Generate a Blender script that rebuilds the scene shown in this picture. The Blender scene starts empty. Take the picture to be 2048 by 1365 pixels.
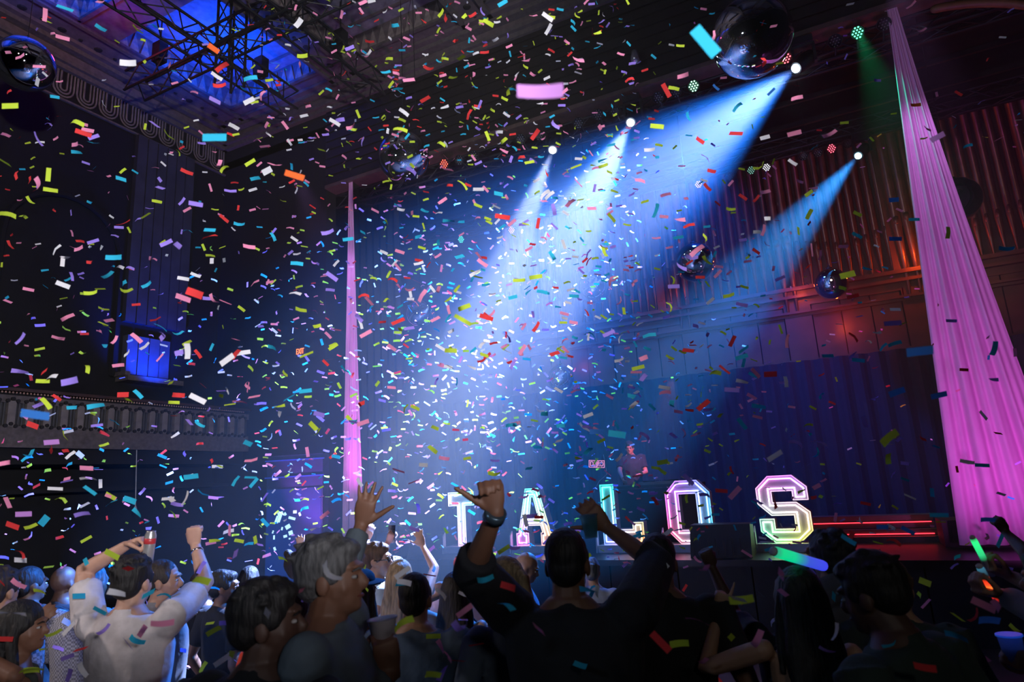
import bpy, bmesh, math, random
import numpy as np
from mathutils import Vector, Matrix, noise

random.seed(7); rng = np.random.default_rng(7)
PI = math.pi; R = math.radians
S = bpy.context.scene
COL = S.collection
UP = np.array([0, 0, 1.0])

# ------------------------------------------------------------------ camera
CC = np.array([1024, 682.5]); VP1 = np.array([-1643, 1118.0]); VP2 = np.array([1675, 926.0])
FPX = math.sqrt(-((VP1-CC) @ (VP2-CC)))
def _d(p): return np.array([p[0]-CC[0], p[1]-CC[1], FPX])
_X = -_d(VP1); _X /= np.linalg.norm(_X)
_Y = _d(VP2); _Y /= np.linalg.norm(_Y)
_Z = np.cross(_X, _Y)
ROT = np.array([_X, _Y, _Z])
CAM = np.array([0, 0, 2.1])
RIGHT, DOWN, FWD = ROT[:, 0], ROT[:, 1], ROT[:, 2]
def ray(x, y):
    r = ROT @ _d((x, y)); return r/np.linalg.norm(r)
def at_depth(x, y, d):
    r = ray(x, y); return CAM + r*(d/(r @ FWD))
def at_Y(x, y, v): r = ray(x, y); return CAM + r*(v/r[1])
def at_X(x, y, v): r = ray(x, y); return CAM + r*(v/r[0])
def px_of(p):
    c = ROT.T @ (np.array(p)-CAM); return CC + FPX*c[:2]/c[2]

cd = bpy.data.cameras.new('camera'); cam = bpy.data.objects.new('camera', cd); COL.objects.link(cam)
cd.sensor_width = 36; cd.lens = FPX/2048*36; cd.clip_start = .05
cam.matrix_world = Matrix(((RIGHT[0], -DOWN[0], -FWD[0], CAM[0]), (RIGHT[1], -DOWN[1], -FWD[1], CAM[1]),
                           (RIGHT[2], -DOWN[2], -FWD[2], CAM[2]), (0, 0, 0, 1)))
cd.dof.use_dof = True; cd.dof.focus_distance = 8.0; cd.dof.aperture_fstop = 3.2
S.camera = cam

# ------------------------------------------------------------------ world, exposure
S.view_settings.view_transform = 'Standard'; S.view_settings.look = 'None'
S.view_settings.exposure = 0; S.view_settings.gamma = 1; S.view_settings.use_curve_mapping = False
w = bpy.data.worlds.new('dark'); S.world = w; w.use_nodes = True
w.node_tree.nodes['Background'].inputs[0].default_value = (.3, .45, 1, 1)
w.node_tree.nodes['Background'].inputs[1].default_value = .004
cy = S.cycles
cy.max_bounces = 5; cy.diffuse_bounces = 2; cy.glossy_bounces = 3; cy.transmission_bounces = 4
cy.volume_bounces = 0; cy.transparent_max_bounces = 6; cy.sample_clamp_indirect = 3; cy.sample_clamp_direct = 0
cy.use_denoising = True; cy.use_light_tree = True
try: cy.denoiser = 'OPENIMAGEDENOISE'
except Exception: pass
cy.caustics_reflective = False; cy.caustics_refractive = False

# ------------------------------------------------------------------ lamps of the room, plus added unseen fill spots
def aim(o, frm, to):
    d = Vector(to)-Vector(frm); o.location = Vector(frm)
    o.rotation_euler = d.to_track_quat('-Z', 'Y').to_euler()
def spot(name, frm, to, power, color, cone, blend=.4, rad=.05):
    l = bpy.data.lights.new(name, 'SPOT'); l.energy = power; l.color = color
    l.spot_size = R(cone); l.spot_blend = blend; l.shadow_soft_size = rad
    o = bpy.data.objects.new(name, l); COL.objects.link(o); aim(o, frm, to); return o
def soften(o, smooth):   # beam optics: the virtual focus lies behind the lens
    l = o.data; l.use_nodes = True; nt = l.node_tree; e = nt.nodes['Emission']
    f = nt.nodes.new('ShaderNodeLightFalloff'); f.inputs['Strength'].default_value = 1; f.inputs['Smooth'].default_value = smooth
    nt.links.new(f.outputs['Quadratic'], e.inputs['Strength'])
def point(name, loc, power, color, rad=.1):
    l = bpy.data.lights.new(name, 'POINT'); l.energy = power; l.color = color; l.shadow_soft_size = rad
    o = bpy.data.objects.new(name, l); COL.objects.link(o); o.location = Vector(loc); return o

MOVERS = [  # lamp pixel, Y, target, core (power, colour, cone, blend), coloured fringe (same)
    ((1110, 288), 10.0, at_depth(800, 1090, 6.0), (44000, (.64, .74, 1.0), 12, .6), (9000, (.01, .20, 1.0), 22, .9)),
    ((1268, 233), 10.0, at_depth(800, 1090, 5.6), (40000, (.64, .74, 1.0), 18, .6), (26000, (.01, .20, 1.0), 28, .9)),
    ((1610, 122), 10.0, at_depth(640, 900, 7.0), (34000, (.58, .68, 1.0), 26, .9), (52000, (.01, .20, 1.0), 34, .6)),
    ((1725, 302), 14.0, at_depth(1060, 1060, 7.5), (9000, (.3, .72, 1.0), 9, .9), (36000, (.01, .30, 1.0), 15, .5))]
for i, (p, yy, tgt, *beams) in enumerate(MOVERS):
    src = at_Y(*p, yy); dr = tgt-src; dr /= np.linalg.norm(dr)
    for pw, c, cone, bl in beams: soften(spot('moving_head_beam', src+dr*.30, tgt, pw, c, cone, bl, .04), 1.0)
spot('side_spot', (4.6, -2.5, 3.3), (-7.0, 4.0, 7.2), 4400, (1, .95, 1), 60, .5, .25)
spot('front_of_house_spot', (-6, -6.5, 3.6), (-2.2, 6.0, 7.4), 1000, (.8, .9, 1), 50, .5, .25)
spot('front_of_house_spot', (-8, -3.5, 6.5), (-2.9, 3.4, 1.0), 1100, (1, .85, .8), 20, .6, .2)
for yy, pw in ((7.9, 420), (4.6, 400), (1.2, 320)):
    spot('ceiling_uplight', (-10.15, yy+.1, 10.38), (-10.15, yy+.1, 12), pw*1.3, (.0, .075, 1), 150, .3, .25)
spot('ceiling_uplight', (-8.45, 8.4, 10.3), (-8.45, 8.0, 12), 26, (.0, .10, 1), 80, .8, .2)
spot('cornice_uplight', (-11.2, 7.6, 10.2), (-11.9, 7.6, 11.2), 30, (.02, .10, 1), 130, .8, .2)
point('ceiling_uplight_red', (-10.6, 6.1, 10.3), 16, (1, .06, .2), .2)
spot('hall_fill', (-3, -4, 9.5), (-10, 7, 10.8), 55, (.8, .62, .66), 60, .8, .4)  # unseen fill added to bring out the ceiling and frieze
spot('balcony_fill', (-2, 1.5, 9.5), (-11.4, 6, 3.5), 300, (.9, .8, .78), 45, .8, .4)  # unseen fill added to brighten the balcony front
spot('crowd_fill', (3.5, -4, 5), (.2, 2.4, 1.4), 110, (.9, .85, .8), 34, .8, .4)  # unseen fill added on the right of the crowd
spot('crowd_fill', (-3, -5, 5), (-1.5, 2.6, 1.3), 120, (.55, .75, 1), 26, .8, .4)  # unseen bluish fill added on the backs left of centre
spot('niche_uplight', at_X(305, 752, -12.0)+np.array([.35, 0, -.1]), at_X(305, 690, -12.3), 380, (.0, .045, 1), 110, .8, .1)
spot('niche_uplight', (-11.7, 8.5, 5.6), (-12.4, 8.4, 9), 40, (.02, .12, 1), 70, 1, .1)
for X, Y in ((1.77, 9.6), (-8.5, 9.6)):
    spot('drape_uplight', (X+(.1 if X > 0 else .4), Y-(2.3 if X > 0 else 1.4), 1.0), (X, 10, 3.6 if X > 0 else 4.4), 300 if X > 0 else 620, (.86, .15, .86), 96 if X > 0 else 66, .7, .08)
    spot('drape_toplight', (X-.2, 8.6, 8.3), (X, 10, 5.6), 230, (.7, .35, .95), 46, .8, .08)
for p, dz, pw in (((1838, 505), 0, 26), ((1598, 575), 0, 12), ((1322, 590), 0, 5), ((1140, 725), 0, 5), ((1690, 640), 0, 12)):
    q = at_Y(*p, 14.4); point('organ_uplight', (q[0], q[1], q[2]), pw, (1, .09, .01), .05)
spot('stage_back_wash', (-1.6, 11.2, 8.2), (-1.6, 14.9, 1.5), 3200, (.01, .10, 1), 75, 1, .2)
spot('stage_back_wash', (-4.6, 11.2, 8.2), (-5.0, 14.9, 1.5), 2200, (.02, .20, 1), 75, 1, .2)
for xx, pw in ((-3.4, 9), (.4, 32), (3.4, 30)): spot('organ_wash', (xx, 11.2, 5.9), (xx+.2, 15, 6.5), pw, (.95, .55, .45), 64, .7, .3)
spot('dj_light', (-2.2, 10.4, 3.6), (-2.95, 12, 2.4), 420, (1, .22, .34), 40, .7, .05)

# ------------------------------------------------------------------ materials
def mat(name, col, rough=.7, metal=0, var=.25, scale=8, emit=None, es=0, bump=0, sample=True, trans=0):
    m = bpy.data.materials.new(name); m.use_nodes = True
    nt = m.node_tree; b = nt.nodes['Principled BSDF']
    b.inputs['Roughness'].default_value = rough; b.inputs['Metallic'].default_value = metal
    if trans: b.inputs['Transmission Weight'].default_value = trans
    tc = nt.nodes.new('ShaderNodeTexCoord'); nz = nt.nodes.new('ShaderNodeTexNoise')
    nz.inputs['Scale'].default_value = scale; nz.inputs['Detail'].default_value = 4
    nt.links.new(tc.outputs['Object'], nz.inputs['Vector'])
    cr = nt.nodes.new('ShaderNodeValToRGB')
    c0 = [max(0, c*(1-var)) for c in col]; c1 = [min(1, c*(1+var)) for c in col]
    cr.color_ramp.elements[0].position = .3; cr.color_ramp.elements[1].position = .7
    cr.color_ramp.elements[0].color = (*c0, 1); cr.color_ramp.elements[1].color = (*c1, 1)
    nt.links.new(nz.outputs[0], cr.inputs[0]); nt.links.new(cr.outputs[0], b.inputs['Base Color'])
    if bump:
        bp = nt.nodes.new('ShaderNodeBump'); bp.inputs['Strength'].default_value = bump
        bp.inputs['Distance'].default_value = .02
        nt.links.new(nz.outputs[0], bp.inputs['Height']); nt.links.new(bp.outputs[0], b.inputs['Normal'])
    if emit:
        b.inputs['Emission Color'].default_value = (*emit, 1); b.inputs['Emission Strength'].default_value = es
        if not sample: m.cycles.emission_sampling = 'NONE'
    return m
_mc = {}
def M(name, *a, **k):
    if name not in _mc: _mc[name] = mat(name, *a, **k)
    return _mc[name]
def cloth(name, col, weave=0):
    if name in _mc: return _mc[name]
    m = mat(name, col, .9, 0, .22, 9, bump=.6); _mc[name] = m
    if weave:
        nt = m.node_tree; b = nt.nodes['Principled BSDF']; tc = nt.nodes['Texture Coordinate']
        ck = nt.nodes.new('ShaderNodeTexChecker'); ck.inputs['Scale'].default_value = weave
        ck.inputs['Color1'].default_value = (*col, 1); ck.inputs['Color2'].default_value = (*[c*.45 for c in col], 1)
        nt.links.new(tc.outputs['Object'], ck.inputs['Vector']); nt.links.new(ck.outputs[0], b.inputs['Base Color'])
    return m
black = M('black_paint', (.006, .006, .008), .6)
steel_dark = M('dark_steel', (.008, .008, .009), .6)
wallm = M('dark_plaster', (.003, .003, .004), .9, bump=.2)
pale = M('pale_stone', (.20, .165, .16), .85, scale=14, bump=.2)
dim_pale = M('dim_stone', (.085, .07, .072), .85, scale=14, bump=.2)
dotm = M('stencil_dark', (.012, .01, .012), .9)
ceil_pan = M('coffer_panel', (.16, .15, .20), .85)
wood = M('organ_wood', (.10, .035, .018), .42, scale=3, bump=.1)
wood_d = M('dark_wood', (.04, .02, .014), .5, scale=3)
pipem = M('organ_pipe_bronze', (.13, .07, .055), .34, .55, scale=5)
chrome = M('mirror_chrome', (.82, .82, .86), .03, 1, var=.02)
whitep = M('white_gloss_paint', (.72, .72, .74), .45, var=.05)

# ------------------------------------------------------------------ mesh helpers
class MB:
    def __init__(s): s.v = []; s.f = []
    def add(s, vs, fs):
        o = len(s.v); s.v.extend([tuple(map(float, q)) for q in vs]); s.f.extend([tuple(i+o for i in f) for f in fs])
    def box(s, a, b):
        (x0, y0, z0), (x1, y1, z1) = a, b
        s.add([(x0, y0, z0), (x1, y0, z0), (x1, y1, z0), (x0, y1, z0), (x0, y0, z1), (x1, y0, z1), (x1, y1, z1), (x0, y1, z1)],
              [(0, 3, 2, 1), (4, 5, 6, 7), (0, 1, 5, 4), (1, 2, 6, 5), (2, 3, 7, 6), (3, 0, 4, 7)])
    def obox(s, c, ax, ay, az):  # oriented box: half-axis vectors
        c = np.array(c, float); ax, ay, az = map(lambda q: np.array(q, float), (ax, ay, az))
        P = [c+i*ax+j*ay+k*az for k in (-1, 1) for i, j in ((-1, -1), (1, -1), (1, 1), (-1, 1))]
        s.add(P, [(0, 3, 2, 1), (4, 5, 6, 7), (0, 1, 5, 4), (1, 2, 6, 5), (2, 3, 7, 6), (3, 0, 4, 7)])
    def loft(s, rings):
        n = len(rings[0]); o = len(s.v)
        for r in rings: s.v.extend([tuple(map(float, q)) for q in r])
        for k in range(len(rings)-1):
            for i in range(n):
                j = (i+1) % n
                s.f.append((o+k*n+i, o+k*n+j, o+(k+1)*n+j, o+(k+1)*n+i))
        s.f.append(tuple(o+i for i in reversed(range(n))))
        s.f.append(tuple(o+(len(rings)-1)*n+i for i in range(n)))
    def limb(s, pts, rads, seg=10, cap=True):
        pts = [np.array(p, float) for p in pts]
        rings = []; u = None
        for i, p in enumerate(pts):
            t = pts[min(i+1, len(pts)-1)]-pts[max(i-1, 0)]; t /= (np.linalg.norm(t)+1e-9)
            if u is None:
                u = np.cross(t, UP if abs(t[2]) < .9 else np.array([1, 0, 0]))
            u = u-t*(u @ t); u /= np.linalg.norm(u); v = np.cross(t, u)
            def ring(c, r): return [c+r*(math.cos(a)*u+math.sin(a)*v) for a in np.arange(seg)*2*PI/seg]
            if i == 0 and cap:
                rings.append(ring(p-t*rads[0]*.9, rads[0]*.25)); rings.append(ring(p-t*rads[0]*.6, rads[0]*.75))
            rings.append(ring(p, rads[i]))
            if i == len(pts)-1 and cap:
                rings.append(ring(p+t*rads[i]*.6, rads[i]*.75)); rings.append(ring(p+t*rads[i]*.9, rads[i]*.25))
        s.loft(rings)
    def ell(s, c, r, rot=None, nu=14, nv=9):
        c = np.array(c, float); rot = np.eye(3) if rot is None else rot; rings = []
        for k in range(nv):
            a = -PI/2+PI*(k+.35)/(nv-.3)
            rings.append([c+rot @ np.array([r[0]*math.cos(a)*math.cos(b), r[1]*math.cos(a)*math.sin(b), r[2]*math.sin(a)])
                          for b in np.arange(nu)*2*PI/nu])
        s.loft(rings)
    def lathe(s, c, prof, seg=16, axis=None):
        c = np.array(c, float)
        if axis is None: u, v, t = np.array([1, 0, 0.]), np.array([0, 1., 0]), UP
        else:
            t = np.array(axis, float); t /= np.linalg.norm(t)
            u = np.cross(t, UP if abs(t[2]) < .9 else np.array([1., 0, 0])); u /= np.linalg.norm(u); v = np.cross(t, u)
        s.loft([[c+t*z+r*(math.cos(a)*u+math.sin(a)*v) for a in np.arange(seg)*2*PI/seg] for r, z in prof])
    def prism(s, poly, fr, to):  # poly list of 3-vec offsets
        n = len(poly); o = len(s.v)
        for q in poly: s.v.append(tuple(np.array(q)+np.array(fr)))
        for q in poly: s.v.append(tuple(np.array(q)+np.array(to)))
        s.f.append(tuple(o+i for i in range(n))); s.f.append(tuple(o+n+i for i in reversed(range(n))))
        for i in range(n): s.f.append((o+i, o+n+i, o+n+(i+1) % n, o+(i+1) % n))
    def mesh(s, name, m=None, smooth=False):
        me = bpy.data.meshes.new(name); me.from_pydata(s.v, [], s.f)
        bm = bmesh.new(); bm.from_mesh(me); bmesh.ops.recalc_face_normals(bm, faces=bm.faces); bm.to_mesh(me); bm.free()
        if smooth: me.polygons.foreach_set('use_smooth', [True]*len(me.polygons))
        if m: me.materials.append(m)
        return me
    def build(s, name, m, parent=None, loc=None, smooth=False):
        me = s.mesh(name, m, smooth); return obj(name, me, parent, loc)
def obj(name, me, parent=None, loc=None):
    o = bpy.data.objects.new(name, me); COL.objects.link(o)
    if loc is not None: o.location = Vector(loc)
    if parent is not None: o.parent = parent
    return o
def tag(o, label=None, cat=None, group=None, kind=None):
    if label: o['label'] = label
    if cat: o['category'] = cat
    if group: o['group'] = group
    if kind: o['kind'] = kind
    return o
def thing(name, label, cat, loc=(0, 0, 0), group=None):
    o = obj(name, None, loc=loc); o.empty_display_size = .05
    return tag(o, label, cat, group)
def bx(a, b):
    m = MB(); m.box(a, b); return m

# ------------------------------------------------------------------ room shell
XL, XR, YB, YP, YO, H = -12.5, 5.0, -7.5, 10.0, 15.2, 11.0
st = lambda o: tag(o, kind='structure')
st(bx((XL-.2, YB, -.15), (XR+.2, YO+.4, 0)).build('floor', M('hall_floor', (.05, .035, .03), .4)))
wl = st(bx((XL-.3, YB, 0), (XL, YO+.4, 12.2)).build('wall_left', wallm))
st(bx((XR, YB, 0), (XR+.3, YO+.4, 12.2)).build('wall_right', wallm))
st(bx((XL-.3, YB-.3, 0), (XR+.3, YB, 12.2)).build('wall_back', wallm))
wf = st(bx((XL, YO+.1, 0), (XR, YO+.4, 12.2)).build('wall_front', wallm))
# proscenium: left return, header with arch, right return
OPL, OPR, OPT = -9.2, 4.6, 8.66
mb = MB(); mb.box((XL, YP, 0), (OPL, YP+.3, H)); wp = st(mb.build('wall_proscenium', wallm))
hm = MB(); hm.box((OPL, YP, OPT), (XR, YP+.3, H)); obj('header', hm.mesh('header', M('header_brown', (.009, .006, .005), .6)), wp)
for k in range(9):   # header boards
    z = OPT+.06+k*.21
    bx((OPL, YP-.035, z), (XR, YP, z+.17)).build('board', M('header_brown', (.009, .006, .005), .6), wp)
bx((OPL, YP-.06, OPT-.04), (XR, YP+.3, OPT+.04)).build('lip', M('lip_brown', (.09, .06, .05), .5), wp)
mb = MB(); mb.box((OPR, YP, 0), (XR, YP+.3, OPT)); mb.build('jamb', wallm, wp)
am = MB()   # arch moulding upper right, in front of the header
ac = at_Y(1945, 7, 9.88)-2.3*np.array([math.cos(R(72)), 0, math.sin(R(72))])
arcp = [(ac[0]+2.3*math.cos(a), 9.88, ac[2]+2.3*math.sin(a)) for a in np.linspace(R(40), R(83), 16)]
am.limb(arcp, [.06]*16, 8); am.build('arch_moulding', M('arch_brown', (.16, .07, .03), .5), wp, smooth=True)
st(bx((XL, YP, 10.0), (XR, YO+.4, 10.2)).build('ceiling_stage', black))

# hall ceiling : flat field of beams with recessed coffers
CX = [(-11.5, -8.8), (-8.1, -5.4), (-4.7, -2.0), (-1.3, 1.4), (2.1, 4.8)]
CY = [(6.6, 9.3), (3.2, 5.9), (-.2, 2.5), (-3.6, -.9), (-7.0, -4.3)]
ZT = 11.5
ce = st(bx((XL, YB, ZT+.15), (XR, YP+.3, ZT+.3)).build('ceiling', ceil_pan))
xs = [XL]+[q for c in CX for q in c]+[XR]; ys = [YP]+[q for c in CY for q in (c[1], c[0])]+[YB]
beamm = M('ceiling_beam', (.10, .075, .085), .85)
for i in range(0, len(xs), 2):
    bx((xs[i], YB, H), (xs[i+1], YP, ZT+.15)).build('beam', beamm, ce)
    nar = xs[i+1]-xs[i]
    for e in (xs[i]+.06, xs[i+1]-.06):   # raised fillets at the beam edges
        bx((e-.045, YB, H-.07), (e+.045, YP, H)).build('fillet', dim_pale, ce)
for j in range(0, len(ys), 2):
    for i in range(1, len(xs)-1, 2):
        bx((xs[i], ys[j+1], H+.012), (xs[i+1], ys[j], ZT+.15)).build('cross_beam', beamm, ce)
tri = MB()
def tooth(p0, p1, nrm, zt, zb, n):   # row of hanging triangles on a riser
    p0 = np.array(p0); p1 = np.array(p1)
    for k in range(n):
        a = p0+(p1-p0)*(k+.04)/n; b = p0+(p1-p0)*(k+.96)/n; c = (a+b)/2
        m = MB(); nn = np.array(nrm)*.025
        m.prism([(a[0], a[1], zb), (b[0], b[1], zb), (c[0], c[1], zt)], nn*0, nn)
        m.build('sawtooth', pale, ce)
for (x0, x1) in CX[:3]:
    for (y0, y1) in CY[:3]:
        bx((x0, y0, ZT), (x1, y1, ZT+.1)).build('coffer_panel', ceil_pan, ce)
        fm = MB()
        for a, b in (((x0+.28, y0+.28), (x1-.28, y0+.33)), ((x0+.28, y1-.33), (x1-.28, y1-.28)),
                     ((x0+.28, y0+.33), (x0+.33, y1-.33)), ((x1-.33, y0+.33), (x1-.28, y1-.33))):
            fm.box((*a, ZT-.035), (*b, ZT))
        fm.build('panel_moulding', beamm, ce)
        if y0 > 0:
            tooth((x0, y0, 0), (x0, y1, 0), (1, 0, 0), ZT-.05, H+.03, 12)
            tooth((x0, y1, 0), (x1, y1, 0), (0, -1, 0), ZT-.05, H+.03, 12)
        bx((x0-.03, y0, H-.03), (x0+.05, y1, H+.03)).build('coffer_lip', dim_pale, ce)
        bx((x0, y1-.05, H-.03), (x1, y1+.03, H+.03)).build('coffer_lip', dim_pale, ce)
# painted studs on the beam undersides
sm_ = MB(); sm_.lathe((0, 0, 0), [(.0, -.02), (.045, -.02), (.06, 0)], 8); studme = sm_.mesh('stud', dotm)
for bxm in (-12.0, -8.45, -5.05, -1.65):
    for k in range(24):
        o = obj('stud', studme, ce, (bxm, 9.6-k*.34, H-.001)); o.scale = (1.3, 1.3, 1) if k % 2 else (.7, .7, 1)
for k in range(34):
    o = obj('stud', studme, ce, (-11.6+k*.36, 9.65, H-.001)); o.scale = (1.3, 1.3, 1) if k % 2 else (.7, .7, 1)

# cornices
def cornice(name, prof, p0, p1, nrm, m, parent):
    for a, b, d in prof:
        mb = MB(); n = np.array(nrm)*d; p0_ = np.array(p0, float); p1_ = np.array(p1, float)
        q = [p0_, p1_, p1_+n, p0_+n]; mb.prism([(*v[:2], 0) for v in q], (0, 0, a), (0, 0, b)); mb.build(name, m, parent)
CP = [(10.50, 10.60, .10), (10.60, 10.68, .18), (10.68, 10.84, .12), (10.84, 10.93, .30), (10.93, 11.0, .42)]
for k, c in enumerate(CP):
    mm = dim_pale if k in (0, 1, 3) else beamm
    cornice('cornice', [c], (XL, YB), (XL, YP), (1, 0), mm, wl)
    cornice('cornice', [c], (XL, YP), (XR, YP), (0, -1), mm, wp)
# scalloped frieze under the left cornice
frm = M('frieze_relief', (.15, .125, .12), .85)
scal = MB()
for r in (.19, .125, .06):
    pts = [(0, -r, .34)]+[(0, -r*math.cos(a), -r*math.sin(a)) for a in np.linspace(0, PI, 9)]+[(0, r, .34)]
    scal.limb(pts, [.018]*len(pts), 5)
scme = scal.mesh('scallop', frm)
for k in range(24): obj('scallop', scme, wl, (XL+.02, 9.75-k*.44, 10.14))
bx((XL, YB, 9.86), (XL+.05, YP, 9.90)).build('frieze_band', dim_pale, wl)
# pilasters and blue niche on the left wall
nich = M('niche_curtain', (.03, .03, .045), .8, scale=3)
for k in range(6):
    y0 = 7.72+k*.23
    bx((XL, y0+.012, 5.7), (XL+.12, y0+.218, 9.85)).build('pilaster_board', nich, wl)
for k in range(4):
    y0 = 7.78+k*.235
    bx((XL, y0+.01, 4.62), (XL+.16, y0+.225, 5.42)).build('niche_board', M('niche_panel', (.06, .065, .09), .7, scale=3), wl)
bx((XL, 7.7, 4.46), (XL+.4, 8.9, 4.56)).build('niche_sill', dim_pale, wl)
bx((XL, 7.66, 4.56), (XL+.36, 7.76, 4.64)).build('sill_rail', dim_pale, wl)
am = MB()
for yc in (6.55, 3.6):   # dark arched recess frames
    pts = [(XL+.04, yc-1.05, 4.6)]+[(XL+.04, yc-1.05*math.cos(a), 6.9+1.05*math.sin(a)) for a in np.linspace(0, PI, 14)]+[(XL+.04, yc+1.05, 4.6)]
    m = MB(); m.limb(pts, [.06]*len(pts), 6); m.build('arch_frame', wallm, wl)
for y0 in (4.7, 1.6, -1.5):
    for k in range(3): bx((XL, y0+k*.2, 4.5), (XL+.14, y0+k*.2+.17, 9.8)).build('pilaster_board', wallm, wl)

# balcony on the left
bal = thing('balcony', 'pale balustraded balcony running along the dark left wall', 'balcony', (-11.4, 4, 3.2)); BL = np.array([-11.4, 4, 3.2])
def part(mb, name, m, parent, off, smooth=False):
    mb.v = [tuple(np.array(v)-off) for v in mb.v]; return mb.build(name, m, parent, smooth=smooth)
part(bx((-12.5, -5, 3.05), (-11.34, 9.98, 3.25)), 'floor_slab', dim_pale, bal, BL)
part(bx((-12.5, -5, 2.80), (-11.5, 9.98, 3.05)), 'fascia', wallm, bal, BL)
part(bx((-11.46, -5, 3.25), (-11.36, 9.98, 3.38)), 'bottom_rail', dim_pale, bal, BL)
part(bx((-11.46, -5, 3.74), (-11.36, 9.98, 3.86)), 'top_rail', dim_pale, bal, BL)
part(bx((-11.50, -5, 3.92), (-11.30, 9.98, 3.97)), 'hand_rail', wood_d, bal, BL)
part(bx((-11.44, -5, 3.36), (-11.42, 9.98, 3.76)), 'backing_panel', M('baluster_back', (.03, .03, .035), .8), bal, BL)
pme = bx((-.035, -.055, 0), (.035, .055, .40)); pme = pme.mesh('post', M('baluster_stone', (.15, .13, .128), .85))
orn = MB()
for a, b in ((.07, .02), (-.07, .02), (0, .05)): orn.lathe((.02, a, b), [(.012, -.02), (.03, -.02), (.03, .02), (.012, .02)], 8, (1, 0, 0))
orme = orn.mesh('scroll_ornament', dotm); beadm = M('rail_bead', (.35, .2, .16), .5)
slat = MB(); [slat.box((-.012, -.07+i*.05, 0), (.012, -.05+i*.05, .36)) for i in range(3)]; slme = slat.mesh('grille', M('grille_dark', (.06, .058, .062), .7))
for k in range(46):
    y = 9.8-k*.2575
    obj('post', pme, bal, np.array([-11.38, y, 3.37])-BL); obj('grille', slme, bal, np.array([-11.40, y-.128, 3.38])-BL)
    if k % 1 == 0:
        obj('scroll_ornament', orme, bal, np.array([-11.365, y, 3.75])-BL); o = obj('scroll_ornament', orme, bal, np.array([-11.365, y, 3.36])-BL)
bd = MB()
for k in range(240): bd.ell((-11.32, 9.8-k*.05, 3.895), (.016, .016, .016), None, 5, 4)
tag(part(bd, 'beading', beadm, bal, BL), kind='stuff')
part(bx((-12.5, -5, 2.35), (-11.9, 9.98, 2.42)), 'ledge', wallm, bal, BL)
# thin drop line under the balcony
m = MB(); a = at_X(274, 868, -11.38); b = at_X(271, 1012, -11.38); m.limb([a, b], [.008, .008], 6); m.lathe(b, [(.02, -.12), (.03, -.06), (.01, 0)], 8)
tag(part(m, 'hanging_cord', M('cord_grey', (.4, .4, .42), .7), None, np.zeros(3)), 'thin pale cord hanging below the left balcony', 'cord')

# ------------------------------------------------------------------ stage
SZ = .94
stg = thing('stage', 'black stage platform carrying the lit letters', 'stage', (-3, 9.1, 0)); SO = np.array([-3, 9.1, 0])
part(bx((-8.85, 9.05, SZ-.08), (4.55, 15.2, SZ)), 'stage_deck', M('stage_deck_black', (.008, .008, .011), .35), stg, SO)
for k in range(14):
    x = -8.83+k*.955
    part(bx((x+.01, 9.12, 0), (x+.945, 9.16, SZ-.08)), 'skirt_panel', black, stg, SO)
# stage back curtain, pleated
cb = MB(); n = 240; pts = []
for i in range(n+1):
    x = -9.5+i*(14.4/n); pts.append((x, 14.72+.05*math.sin(i*1.1)+.02*math.sin(i*.37), 0))
for i in range(n):
    (x0, y0, _), (x1, y1, _) = pts[i], pts[i+1]
    cb.add([(x0, y0, SZ), (x1, y1, SZ), (x1, y1, 4.25), (x0, y0, 4.25), (x0, y0+.03, SZ), (x1, y1+.03, SZ), (x1, y1+.03, 4.25), (x0, y0+.03, 4.25)],
           [(0, 1, 2, 3), (5, 4, 7, 6)])
tag(part(cb, 'stage_curtain', M('curtain_navy', (.010, .012, .018), .9), None, np.zeros(3), True), 'dark navy pleated curtain closing the back of the stage', 'curtain')
for xx, w_, lb in ((-9.9, 1.6, 'dark side curtain at the left of the stage'), (4.2, 1.2, 'dark side curtain at the far right of the stage')):
    cb = MB()
    for i in range(16):
        x0 = xx+i*w_/16; yy = 11.5+.06*(i % 2); cb.add([(x0, yy, SZ), (x0+w_/16, 11.56-.06*(i % 2), SZ), (x0+w_/16, 11.56-.06*(i % 2), 9.9), (x0, yy, 9.9)], [(0, 1, 2, 3)])
    tag(part(cb, 'side_curtain', black, None, np.zeros(3)), lb, 'curtain')

# ------------------------------------------------------------------ pipe organ
org = thing('pipe_organ', 'brown pipe organ with wooden case above the back of the stage', 'organ', (-1.5, 15, 4.1)); OO = np.array([-1.5, 15, 4.1])
ZL = at_Y(1500, 593, 15)[2]
X0, X1 = -7.3, 4.6
def pipe_mesh(r, foot, mouth, top, tow=False):
    m = MB(); g = 12
    m.lathe((0, 0, 0), [(.012, 0), (.02, .02), (r*.92, foot-.02), (r, foot), (r, top-.05), (r*1.06, top-.05), (r*1.06, top), (r*.8, top)], g)
    m.lathe((0, -r*.55, foot+.10), [(r*.2, -.10), (r*.62, -.06), (r*.70, .03), (r*.52, .09), (r*.15, .12)], 8)
    return m.mesh('pipe', pipem, True)
pm = {}
NP = 62
for i in range(NP):
    x = X0+(i+.5)*(X1-X0)/NP
    grp = (i % 12); foot = .62+.05*abs(grp-6) + (0.12 if grp in (0, 11) else 0); r = .072 if grp not in (0, 11) else .10
    tow = grp in (11, 0)
    zb = ZL-(.62 if tow else 0); f = foot+(.55 if tow else 0)
    key = (grp,); 
    if key not in pm: pm[key] = pipe_mesh(r, f, 0, 9.75-zb)
    obj('pipe', pm[key], org, np.array([x, 15.0-(.16 if tow else 0), zb])-OO)
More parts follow.
